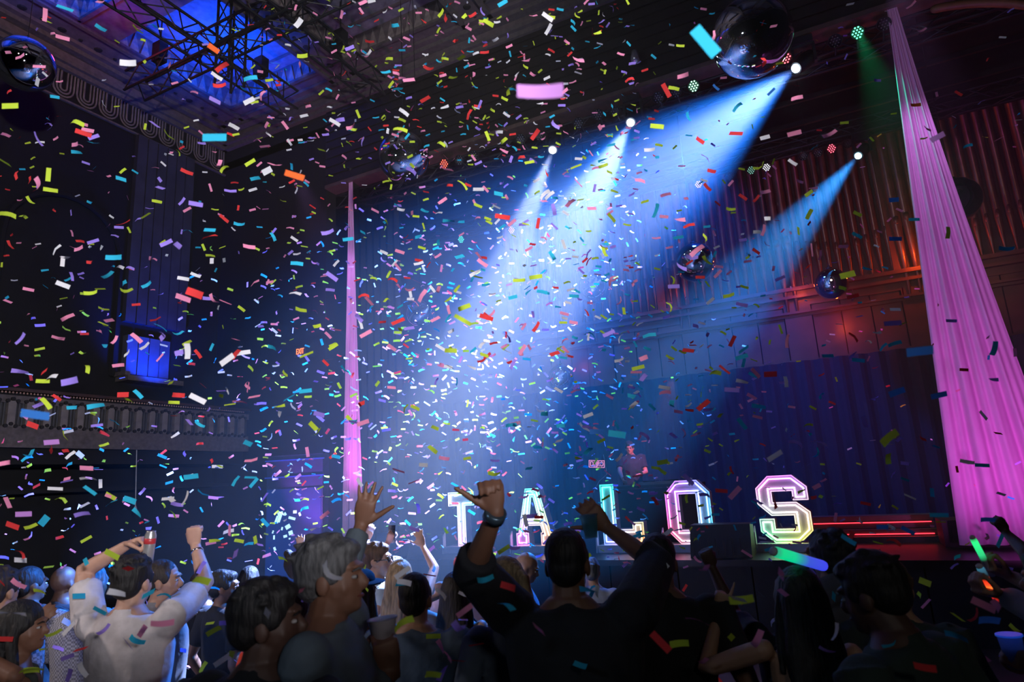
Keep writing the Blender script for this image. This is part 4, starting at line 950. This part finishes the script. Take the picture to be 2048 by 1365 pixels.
PW2 = person('woman with long dark hair and bare shoulders right of the navy polo', (912, 1140), 3.9, -4, 8, sk='fair', hair=('long', 'dark'), shirt=(.010, .010, .012), sleeve='tank', sex='f', near=False, arms={'L': {'px': (880, 1192), 'tip': (878, 1170), 'st': .6, 'mode': 'fist'}})
PRC = person('person in a red cap in front of the letter T', (926, 1106), 5.0, -12, sk='tan', hair=('short', 'brown'), shirt=(.35, .2, .2), near=False, hat=('cap', (.55, .08, .06)))
PRB = person('bald man bending his head in front of the letter A', (1062, 1096), 4.8, 60, 10, -24, sk='tan', hair=('bald', 'brown'), shirt=(.35, .38, .48), near=False)
PGR = person('person with grey hair in a pale shirt below the letter L', (1180, 1112), 5.0, -15, sk='fair', hair=('short', 'grey'), shirt=(.32, .36, .48), near=False)
PD1 = person('person in black left of the nearest silhouetted man', (448, 1136), 4.4, 10, 40, sk='brown', hair=('short', 'black'), shirt=(.014, .015, .02), near=False)
PD2 = person('person in a dark jacket beside the raised fist on the left', (410, 1140), 4.9, 5, 30, sk='brown', hair=('short', 'dark'), shirt=(.014, .015, .02), sleeve='long', near=False)
PD3 = person('dark haired person between the black jacket and the hair bun', (500, 1130), 5.4, -20, sk='tan', hair=('long', 'black'), shirt=(.016, .016, .022), sex='f', near=False)
PDJ = person('performer in a dark shirt bending over the decks on stage', (1258, 887), 12.1, 158, 10, -12, sk='fair', hair=('short', 'dark'), shirt=(.02, .02, .03), near=False, minz=1.80, group='people on stage', arms={'L': {'px': (1282, 948), 'tip': (1266, 953), 'st': .8, 'mode': 'relax', 'n': (0, 0, -1), 'far': False}, 'R': {'loc': (.22, .42, 1.08)}})
flush()

# things the people hold
q, dh, n = hold(P4, 'R', .07, .03); cup(at_depth(1180, 1054, (q-CAM) @ FWD-.05), (-.1, .1, 1), 'clear plastic cup held up in front of the letters by the big man', .10, .028, .040, CLR('clear_cup_glow_tint', (.7, 1, 1), .5))  # clear cup tinted teal to stand in for the cyan glow behind it
q, dh, n = hold(P2, 'R', .085, .045); cup(q+np.array([0, 0, .03]), (-.1, 0, 1), 'frosted white cup held by the tall grey haired man', .09, .038, .05, M('frosted_cup', (.65, .6, .66), .6, var=.03))
q, dh, n = hold(PR2, 'R', .08, .03); cup(q+np.array([0, 0, .02]), (-.05, 0, 1), 'clear cup with a blue rim at the lower right edge', .125, .032, .044, None, True, M('rim_blue', (.02, .1, .6), .3, emit=(.02, .12, 1), es=.25, sample=False))  # faint blue glow put into the rim's material
q, dh, n = hold(P9, 'L', .085, .03); T = tilt(thing('drink_can', 'slim silver can with a red band held overhead by the man in the white polo', 'can', at_depth(298, 1096, (q-CAM) @ FWD-.03)), (.12, 0, 1))
m = MB(); m.lathe((0, 0, -.085), [(.02, 0), (.028, .008), (.028, .145), (.022, .165), (.023, .170), (.018, .168)], 18); m.build('body', M('can_silver', (.6, .6, .62), .3, .7), T, smooth=True)
m = MB(); m.lathe((0, 0, .02), [(.0275, 0), (.0286, .001), (.0286, .028), (.0275, .029)], 18); m.build('band', M('can_red', (.5, .04, .05), .4), T, smooth=True)
m = MB(); m.ell((0, .004, .084), (.008, .012, .002), None, 8, 5); m.build('tab', chrome, T)
q, dh, n = hold(PA2, 'L', .09, .02); T = tilt(thing('phone', 'phone held up over the lit middle of the crowd', 'phone', q), (0, .1, 1))
bx((-.037, -.004, -.075), (.037, .004, .075)).build('body', M('phone_black', (.015, .015, .018), .2), T); bx((-.034, -.0055, -.07), (.034, -.004, .07)).build('screen', M('phone_screen', (.05, .06, .08), .1), T)
def baton(a, b, r, cols, label, lit):
    a = np.array(a); b = np.array(b); T = tilt(thing('glow_stick', label, 'glow stick', a), b-a); L = np.linalg.norm(b-a)
    m = MB(); m.lathe((0, 0, 0), [(r*.4, -.006), (r*.9, 0), (r, .01), (r, L-.01), (r*.9, L), (r*.4, L+.004)], 14)
    mt = bpy.data.materials.new('foam_'+label.split()[0]); mt.use_nodes = True; nt = mt.node_tree; b_ = nt.nodes['Principled BSDF']
    tc = nt.nodes.new('ShaderNodeTexCoord'); sp = nt.nodes.new('ShaderNodeSeparateXYZ'); cr = nt.nodes.new('ShaderNodeValToRGB')
    nt.links.new(tc.outputs['Generated'], sp.inputs[0]); nt.links.new(sp.outputs[2], cr.inputs[0]); el = cr.color_ramp.elements
    el[0].position, el[0].color = cols[0][0], (*cols[0][1], 1); el[1].position, el[1].color = cols[-1][0], (*cols[-1][1], 1)
    for p_, c_ in cols[1:-1]: e_ = el.new(p_); e_.color = (*c_, 1)
    nt.links.new(cr.outputs[0], b_.inputs['Emission Color']); b_.inputs['Emission Strength'].default_value = lit
    b_.inputs['Base Color'].default_value = (.35, .35, .38, 1); mt.cycles.emission_sampling = 'NONE'
    m.build('tube', mt, T, smooth=True)
    m = MB(); m.lathe((0, 0, -.014), [(r*.5, 0), (r*.85, .004), (r*.85, .012)], 12); m.build('end_cap', M('cap_white', (.5, .5, .52), .5), T, smooth=True)
D_ = (0, 0, 0)
q, dh, n = hold(PR1, 'L', .07, .02); dq = (q-CAM) @ FWD
baton(at_depth(1946, 1078, dq), at_depth(1985, 1152, dq), .013, [(0, (.02, .03, .03)), (.10, (.02, 1, .25)), (.42, (.02, .6, .2)), (.58, D_)], 'green tipped glow stick pointing up at the right edge', 1.1)
q, dh, n = hold(PR2, 'L', .07, .02); dq = (q-CAM) @ FWD
baton(at_depth(1960, 1136, dq), at_depth(2001, 1212, dq), .014, [(0, (.02, .10, .16)), (.25, D_), (.42, (1, .05, .01)), (.52, (1, .22, .03)), (.62, (1, .03, .01)), (.85, D_)], 'red lit glow stick, lower one at the right edge', 1.6)
baton(at_depth(1549, 1104, 2.5), at_depth(1648, 1133, 2.62), .021, [(0, (.02, .3, .2)), (.12, (.0, .7, .25)), (.34, (.0, .65, .3)), (.48, (.02, .3, .4)), (.62, (.04, .09, .7)), (1, (.05, .06, .9))], 'large foam light stick shading from green to blue, before the letter S', .95)

# ------------------------------------------------------------------ confetti
PAL = {'pink': (.88, .30, .48), 'lime': (.55, .72, .06), 'cyan': (.04, .50, .72), 'purple': (.36, .25, .82), 'red': (.80, .06, .06), 'white': (.82, .82, .84), 'lilac': (.60, .28, .72), 'blue': (.05, .22, .66), 'orange': (.9, .16, .04)}
def paper(name, col=None):
    m = bpy.data.materials.new(name); m.use_nodes = True; nt = m.node_tree; nt.nodes.clear()
    o = nt.nodes.new('ShaderNodeOutputMaterial'); d = nt.nodes.new('ShaderNodeBsdfDiffuse'); t = nt.nodes.new('ShaderNodeBsdfTranslucent'); mx = nt.nodes.new('ShaderNodeMixShader')
    mx.inputs[0].default_value = .30; nt.links.new(d.outputs[0], mx.inputs[1]); nt.links.new(t.outputs[0], mx.inputs[2]); nt.links.new(mx.outputs[0], o.inputs[0])
    if col is None:
        a = nt.nodes.new('ShaderNodeAttribute'); a.attribute_name = 'paper'; src = a.outputs['Color']
    else:
        nz = nt.nodes.new('ShaderNodeTexNoise'); nz.inputs['Scale'].default_value = 60; cr = nt.nodes.new('ShaderNodeValToRGB')
        cr.color_ramp.elements[0].color = (*[c*.9 for c in col], 1); cr.color_ramp.elements[1].color = (*col, 1)
        nt.links.new(nz.outputs[0], cr.inputs[0]); src = cr.outputs[0]
    nt.links.new(src, d.inputs[0]); nt.links.new(src, t.inputs[0]); return m
PM = {k: paper('paper_'+k, c) for k, c in PAL.items()}
CL, CWD = .064, .0205
def strip_pts(bend, tw, L=CL, W=CWD, n=4):
    v = []
    for i in range(n+1):
        t = i/n-.5; z = bend*(t*t-.08)*L; a = tw*t
        for q in (-.5, .5): v.append((t*L, q*W*math.cos(a), z+q*W*math.sin(a)))
    return v, [(2*i, 2*i+2, 2*i+3, 2*i+1) for i in range(n)]
BENDS = [(0, 0), (.35, .2), (-.5, .3), (.9, -.5), (-1.3, .6), (.15, .9)]
smesh = {}
def strip_mesh(col, k):
    if (col, k) not in smesh:
        v, f = strip_pts(*BENDS[k]); me = bpy.data.meshes.new('confetti'); me.from_pydata(v, [], f); me.materials.append(PM[col])
        me.polygons.foreach_set('use_smooth', [True]*len(f)); smesh[col, k] = me
    return smesh[col, k]
def basis(ang, yaw, rollv):
    l = RIGHT*math.cos(ang)-(-DOWN)*math.sin(ang); l = unit(l)            # ang: clockwise in the picture
    nrm = -FWD; wv = unit(np.cross(nrm, l))
    l2 = rot_about(l, wv, yaw); n2 = rot_about(nrm, wv, yaw)
    w2 = rot_about(wv, l2, rollv); n3 = rot_about(n2, l2, rollv)
    return l2, w2, n3
def place_strip(p, col, k, l, w_, n, sc=1.0, sw=1.0):
    o = obj('confetti_strip', strip_mesh(col, k))
    o.matrix_world = Matrix(((l[0]*sc, w_[0]*sc*sw, n[0]*sc, p[0]), (l[1]*sc, w_[1]*sc*sw, n[1]*sc, p[1]), (l[2]*sc, w_[2]*sc*sw, n[2]*sc, p[2]), (0, 0, 0, 1))); return o
BIG = [(1080, 183, 92, 27, -1, 'lilac', 'largest lilac confetti strip, blurred, floating above the white beams'), (1411, 83, 68, 25, 50, 'cyan', 'large tilted cyan confetti strip left of the largest mirror ball'),
 (429, 275, 48, 15, -1, 'cyan', 'large flat cyan confetti strip below the ceiling corner'), (589, 351, 40, 12, 17, 'orange', 'orange red confetti strip high up, left of the left drape'),
 (257, 126, 33, 12, 2, 'white', 'white confetti strip in front of the ceiling cornice'), (427, 97, 26, 10, 35, 'orange', 'slanted orange confetti strip before the blue ceiling coffer'),
 (605, 112, 21, 9, -4, 'lime', 'yellow confetti strip on the blue ceiling beam'), (498, 202, 23, 10, -27, 'white', 'white confetti strip by the front corner of the coffer'),
 (597, 46, 20, 11, -52, 'white', 'steeply tilted white confetti strip under the ceiling'), (20, 212, 33, 11, -2, 'lime', 'yellow confetti strip below the mirror ball at the left edge'),
 (534, 342, 20, 14, -28, 'white', 'squarish white confetti piece left of the orange red strip'), (925, 640, 38, 8, 30, 'lime', 'curved olive green confetti strip inside the white beam'),
 (390, 587, 34, 15, 20, 'red', 'dark red blurred confetti strip left of the left drape'), (1005, 434, 30, 9, 9, 'red', 'red confetti strip at the edge of the leftmost beam'),
 (1038, 561, 25, 7, -3, 'lime', 'flat olive confetti strip between the two white beams'), (375, 703, 31, 12, 88, 'white', 'upright greyish white confetti strip right of the blue niche'),
 (454, 720, 32, 12, -36, 'white', 'slanted greyish white confetti strip above the left crowd'), (140, 763, 34, 13, -13, 'purple', 'large purple confetti strip above the balcony rail'),
 (246, 790, 23, 10, -1, 'red', 'bright red confetti strip on the balcony rail'), (358, 791, 25, 9, 4, 'red', 'red confetti strip right of the balcony rail ornament'),
 (103, 885, 31, 10, -4, 'lilac', 'pale lilac confetti strip under the balcony'), (70, 830, 58, 16, 8, 'blue', 'large blurred dark blue confetti strip on the balcony'),
 (65, 851, 24, 11, 20, 'red', 'red confetti strip under the blurred blue one'), (224, 1110, 31, 12, 28, 'lime', 'bright lime confetti strip above the man in the white polo'),
 (1840, 703, 54, 17, -6, 'blue', 'large blurred blue confetti strip beside the right pink drape'), (1778, 876, 40, 17, -40, 'lime', 'large olive green confetti strip left of the right drape'),
 (1793, 785, 33, 12, -20, 'blue', 'blue confetti strip left of the right drape'), (1878, 791, 33, 11, -13, 'blue', 'blue confetti strip close to the right drape'),
 (1541, 749, 26, 11, -3, 'red', 'dark red confetti strip under the organ case'), (1695, 550, 31, 12, -14, 'lime', 'pale green confetti strip by the small mirror ball'),
 (1874, 275, 31, 11, -28, 'lilac', 'lilac confetti strip right of the right drape, high up'), (1831, 210, 21, 7, -3, 'orange', 'orange red confetti strip across the right drape'),
 (25, 1052, 27, 11, 20, 'red', 'glowing red confetti strip at the left edge'), (47, 1029, 33, 10, -2, 'lilac', 'pink lilac confetti strip above the red one at the left edge'),
 (88, 1042, 23, 14, -50, 'cyan', 'cyan confetti strip right of the red one at the left edge'), (41, 1121, 25, 10, 3, 'white', 'white confetti strip above the left edge of the crowd'),
 (173, 937, 27, 9, 3, 'pink', 'pink confetti strip over the dark hall under the balcony'), (160, 910, 16, 15, 40, 'white', 'square white confetti piece under the balcony'),
 (221, 993, 22, 9, 30, 'lime', 'yellow green confetti strip left of the hanging cord'), (260, 1001, 26, 11, 18, 'cyan', 'cyan confetti strip beside the end of the hanging cord'),
 (135, 1246, 22, 12, 30, 'white', 'white confetti strip on the grey check shirt'), (166, 1222, 25, 11, 32, 'pink', 'pale pink confetti strip on the grey check shirt'),
 (158, 1193, 26, 11, -2, 'cyan', 'pale blue confetti strip over the grey check shoulder'), (64, 1341, 32, 11, -3, 'lime', 'yellow confetti strip low at the left edge'),
 (46, 1325, 24, 9, 2, 'lilac', 'lilac confetti strip low at the left edge'), (1358, 1288, 38, 14, -6, 'lime', 'green blurred confetti strip on the black shirt right of centre'),
 (1147, 1078, 27, 10, -1, 'blue', 'blue confetti strip on the big man\'s head'), (1123, 1066, 22, 9, 4, 'cyan', 'teal confetti strip on top of the big man\'s head'),
 (1234, 869, 35, 13, 8, 'cyan', 'large teal confetti strip above the performer'), (1193, 864, 28, 10, 2, 'blue', 'blurred blue confetti strip above the small sign'),
 (1977, 1241, 43, 15, 2, 'blue', 'large blue confetti strip low at the right edge'), (1902, 1325, 42, 17, -36, 'blue', 'dark blue slanted confetti strip in the lower right corner'),
 (1834, 1293, 21, 12, 25, 'lime', 'olive confetti strip right of the green shirt'), (1886, 1300, 30, 9, 30, 'cyan', 'teal slanted confetti strip in the lower right corner'),
 (1975, 1040, 30, 9, 1, 'blue', 'blue confetti strip on the fist below the right drape'), (1764, 1055, 24, 9, 1, 'blue', 'blue confetti strip before the red light strips'),
 (1816, 1062, 30, 8, 28, 'blue', 'slanted blue confetti strip before the red light strips'), (1696, 1080, 34, 9, 32, 'cyan', 'teal confetti strip over the dark haired person'),
 (1878, 1031, 38, 8, 1, 'cyan', 'teal confetti strip above the subwoofer box'), (1674, 1248, 26, 9, -2, 'lime', 'bright green confetti strip on the lanyard'),
 (1686, 1232, 20, 7, 36, 'lime', 'slanted green confetti strip on the lanyard'), (1850, 1165, 26, 12, 22, 'lime', 'dull green confetti strip right of the green shirt'),
 (720, 1262 - 130, 24, 10, 10, 'lime', 'yellow confetti strip beside the grey haired man\'s face'), (428, 1262, 32, 10, -28, 'lime', 'olive confetti strip left of the nearest silhouetted man'),
 (884, 1282, 22, 10, 3, 'lime', 'yellow green confetti strip on the navy polo shirt'), (837, 1357, 18, 8, 8, 'white', 'white confetti strip low on the navy polo shirt'),
 (1902, 642, 22, 6, 2, 'purple', 'dark confetti strip crossing the middle of the right drape'), (1928, 740, 18, 6, 3, 'red', 'dark red confetti strip crossing the lower right drape'),
 (1790, 478, 26, 8, 0, 'blue', 'blue confetti strip left of the right drape before the organ'), (1787, 400, 20, 9, -4, 'blue', 'blue confetti strip before the upper organ pipes'),
 (1530, 275, 20, 8, -15, 'white', 'white confetti strip under the broad beam'), (1432, 175, 16, 5, 42, 'blue', 'dark confetti strip inside the top of the broad beam'),
 (1542, 184, 20, 5, -45, 'blue', 'dark slanted confetti strip inside the top of the broad beam'), (1618, 429, 22, 8, -62, 'lime', 'olive confetti strip crossing the right blue beam'),
 (1715, 428, 18, 7, 26, 'lime', 'green confetti strip before the organ pipes'), (1325, 925, 22, 10, -10, 'lime', 'yellow confetti strip right of the performer')]
rngc = np.random.default_rng(11)
used = []
for x, y, ln, wd, a, c, lb in BIG:
    sc = 1.12 if ln > 40 else 1.0
    d = FPX*CL*sc/ln; p = at_depth(x, y, d)
    l, w_, n = basis(R(a), 0, R(rngc.normal(0, 6))); k = 4 if 'curved' in lb else int(rngc.integers(0, 2))
    o = place_strip(p, c, k, l, w_, n, sc, max(.55, min(1.9, wd/ln*CL/CWD))); tag(o, lb, 'confetti', 'paper confetti in the air')
CELLS = [[22, 28, 58, 100, 78, 26, 14, 8], [50, 46, 72, 122, 115, 52, 24, 12], [62, 62, 105, 175, 155, 78, 46, 8],
         [56, 62, 110, 190, 150, 105, 40, 12], [68, 78, 105, 120, 108, 78, 45, 20], [38, 40, 32, 46, 26, 30, 22, 16]]
cn = ['pink', 'lime', 'cyan', 'purple', 'red', 'white']; cpw = np.array([.25, .20, .16, .14, .11, .14])
pieces = []
for r in range(6):
    for c in range(8):
        for _ in range(int(CELLS[r][c]*(1.55 if 2 <= c <= 4 and r < 5 else 1.1))):
            for tr in range(20):
                x = (c+rngc.uniform())*256; y = (r+rngc.uniform())*227.5
                if c < 2: d = rngc.uniform(2.6, 4.6) if rngc.uniform() < .42 else rngc.uniform(4.6, 8.8)
                elif c < 5: d = rngc.uniform(2.9, 4.6) if rngc.uniform() < .11 else rngc.uniform(4.8, 9.8)
                else: d = rngc.uniform(2.6, 4.4) if rngc.uniform() < .22 else rngc.uniform(4.4, 9.2)
                if r == 5: d = rngc.uniform(1.7, 5.0)
                p = at_depth(x, y, d)
                if p[2] > .35 and p[0] > -12 and p[2] < 10.3 and p[1] < 9.7: break
            else: continue
            ang = rngc.normal(0, R(30)) if rngc.uniform() < .85 else rngc.uniform(-PI/2, PI/2)
            pieces.append((d, p, cn[rngc.choice(6, p=cpw)], int(rngc.choice(6, p=[.34, .24, .16, .10, .08, .08])), basis(ang, rngc.normal(0, R(34)), rngc.normal(0, R(44))), rngc.uniform(.85, 1.1)))
for _ in range(240):     # the cloud goes on past both sides of the picture
    x = rngc.uniform(-420, 0) if rngc.uniform() < .7 else rngc.uniform(2048, 2360); y = rngc.uniform(0, 1200); d = rngc.uniform(4.7, 8.5); p = at_depth(x, y, d)
    if p[2] > .35 and -12 < p[0] < 4.7 and p[2] < 10.3 and p[1] < 9.7:
        pieces.append((d, p, cn[rngc.choice(6, p=cpw)], int(rngc.choice(6)), basis(rngc.normal(0, R(30)), rngc.normal(0, R(34)), rngc.normal(0, R(44))), 1.0))
pieces.sort(key=lambda q: q[0])
NI = 300-len(BIG)
MARKS = [(50, 128, 'the left edge mirror ball'), (430, 80, 'the blue ceiling coffer'), (250, 180, 'the ceiling cornice'), (455, 290, 'the ceiling corner'), (330, 430, 'the left wall pilaster'), (110, 450, 'the dark arched recess'), (120, 640, 'the dark left wall'),
 (300, 715, 'the blue niche'), (200, 830, 'the balcony rail'), (200, 960, 'the dark space under the balcony'), (602, 704, 'the exit sign'), (560, 480, 'the dark wall beside the stage'), (708, 560, 'the left pink drape'), (712, 950, 'the foot of the left drape'), (590, 1030, 'the blue display cabinet'),
 (808, 315, 'the upper left mirror ball'), (760, 120, 'the dark coffers'), (1000, 120, 'the brown header boards'), (1270, 115, 'the silver lantern'), (1110, 288, 'the leftmost moving head'), (1268, 233, 'the middle moving head'), (1000, 520, 'the white beams'), (900, 800, 'the lower end of the white beams'),
 (1503, 75, 'the largest mirror ball'), (1400, 250, 'the broad blue beam'), (1560, 480, 'the right blue beam'), (1680, 420, 'the organ pipes'), (1450, 610, 'the organ ledge'), (1662, 568, 'the small mirror ball'), (1500, 830, 'the stage curtain'), (930, 1030, 'the letter T'), (1072, 1030, 'the letter A'),
 (1230, 1030, 'the letter L'), (1370, 1030, 'the letter O'), (1556, 1020, 'the letter S'), (1194, 928, 'the small pink sign'), (1880, 640, 'the middle of the right drape'), (1800, 150, 'the top of the right drape'), (1960, 930, 'the foot of the right drape'), (1740, 1050, 'the red light strips'), (390, 1060, 'the raised fist'),
 (265, 1230, 'the white polo shirt'), (90, 1230, 'the grey check shirt'), (520, 1240, 'the nearest silhouetted man'), (670, 1150, 'the tall grey haired man'), (828, 1240, 'the navy polo shirt'), (1130, 1250, 'the big man in black'), (1320, 1230, 'the shaved man in black'), (1590, 1250, 'the tank top woman'), (1760, 1230, 'the green shirt'), (1970, 1150, 'the glow sticks')]
from collections import defaultdict
byl = defaultdict(list)
for d, p, c, k, (l, w_, n), sc in pieces[:NI]:
    o = place_strip(p, c, k, l, w_, n, sc); x, y = px_of(p); q = px_of(p+l*.02)-px_of(p-l*.02); a = math.degrees(math.atan2(-q[1], q[0])); a = (a+90) % 180-90
    how = ('flat', 'slightly bent', 'bent', 'curled', 'strongly curled', 'twisted')[k]
    dirw = 'level' if abs(a) < 12 else 'upright' if abs(a) > 62 else 'rising rightwards' if a > 0 else 'sloping down rightwards'
    near_ = min(MARKS, key=lambda m_: (m_[0]-x)**2+(m_[1]-y)**2)[2]
    byl[f'{how} {c} confetti strip, {dirw}, near {near_}'].append((x, o))
for lb, os_ in byl.items():
    os_.sort(key=lambda q: q[0])
    ex = [''] if len(os_) == 1 else [', left one', ', right one'] if len(os_) == 2 else [', left one', ', middle one', ', right one'] if len(os_) == 3 else ['']*len(os_)
    for e_, (x, o) in zip(ex, os_): tag(o, lb+e_, 'confetti', 'paper confetti in the air')
V, F, K = [], [], []
for d, p, c, k, (l, w_, n), sc in pieces[NI:]:
    v, f = strip_pts(*BENDS[k], n=2 if k < 3 else 3); o = len(V)
    for q in v: V.append(tuple(p+(l*q[0]+w_*q[1]+n*q[2])*sc))
    F += [tuple(i+o for i in g) for g in f]; K += [(*PAL[c], 1)]*len(f)
me = bpy.data.meshes.new('confetti_cloud'); me.from_pydata(V, [], F); at = me.attributes.new('paper', 'FLOAT_COLOR', 'FACE')
at.data.foreach_set('color', np.array(K, dtype=np.float32).ravel()); me.materials.append(paper('paper_mixed'))
me.polygons.foreach_set('use_smooth', [True]*len(F))
tag(obj('confetti_cloud', me), 'cloud of small coloured paper confetti farther off around the beams', 'confetti', kind='stuff')

# ------------------------------------------------------------------ haze
hm_ = bpy.data.materials.new('haze'); hm_.use_nodes = True; nt = hm_.node_tree; nt.nodes.clear()
ou = nt.nodes.new('ShaderNodeOutputMaterial'); vs = nt.nodes.new('ShaderNodeVolumeScatter')
vs.inputs['Color'].default_value = (.92, .95, 1, 1); vs.inputs['Density'].default_value = .013; vs.inputs['Anisotropy'].default_value = .25
nt.links.new(vs.outputs[0], ou.inputs['Volume'])
hz = bx((-9.0, 5.0, 1.0), (4.5, 14.6, 9.9)).build('haze', hm_)
tag(hz, 'thin haze filling the air around the stage and the light beams', 'haze', kind='stuff')
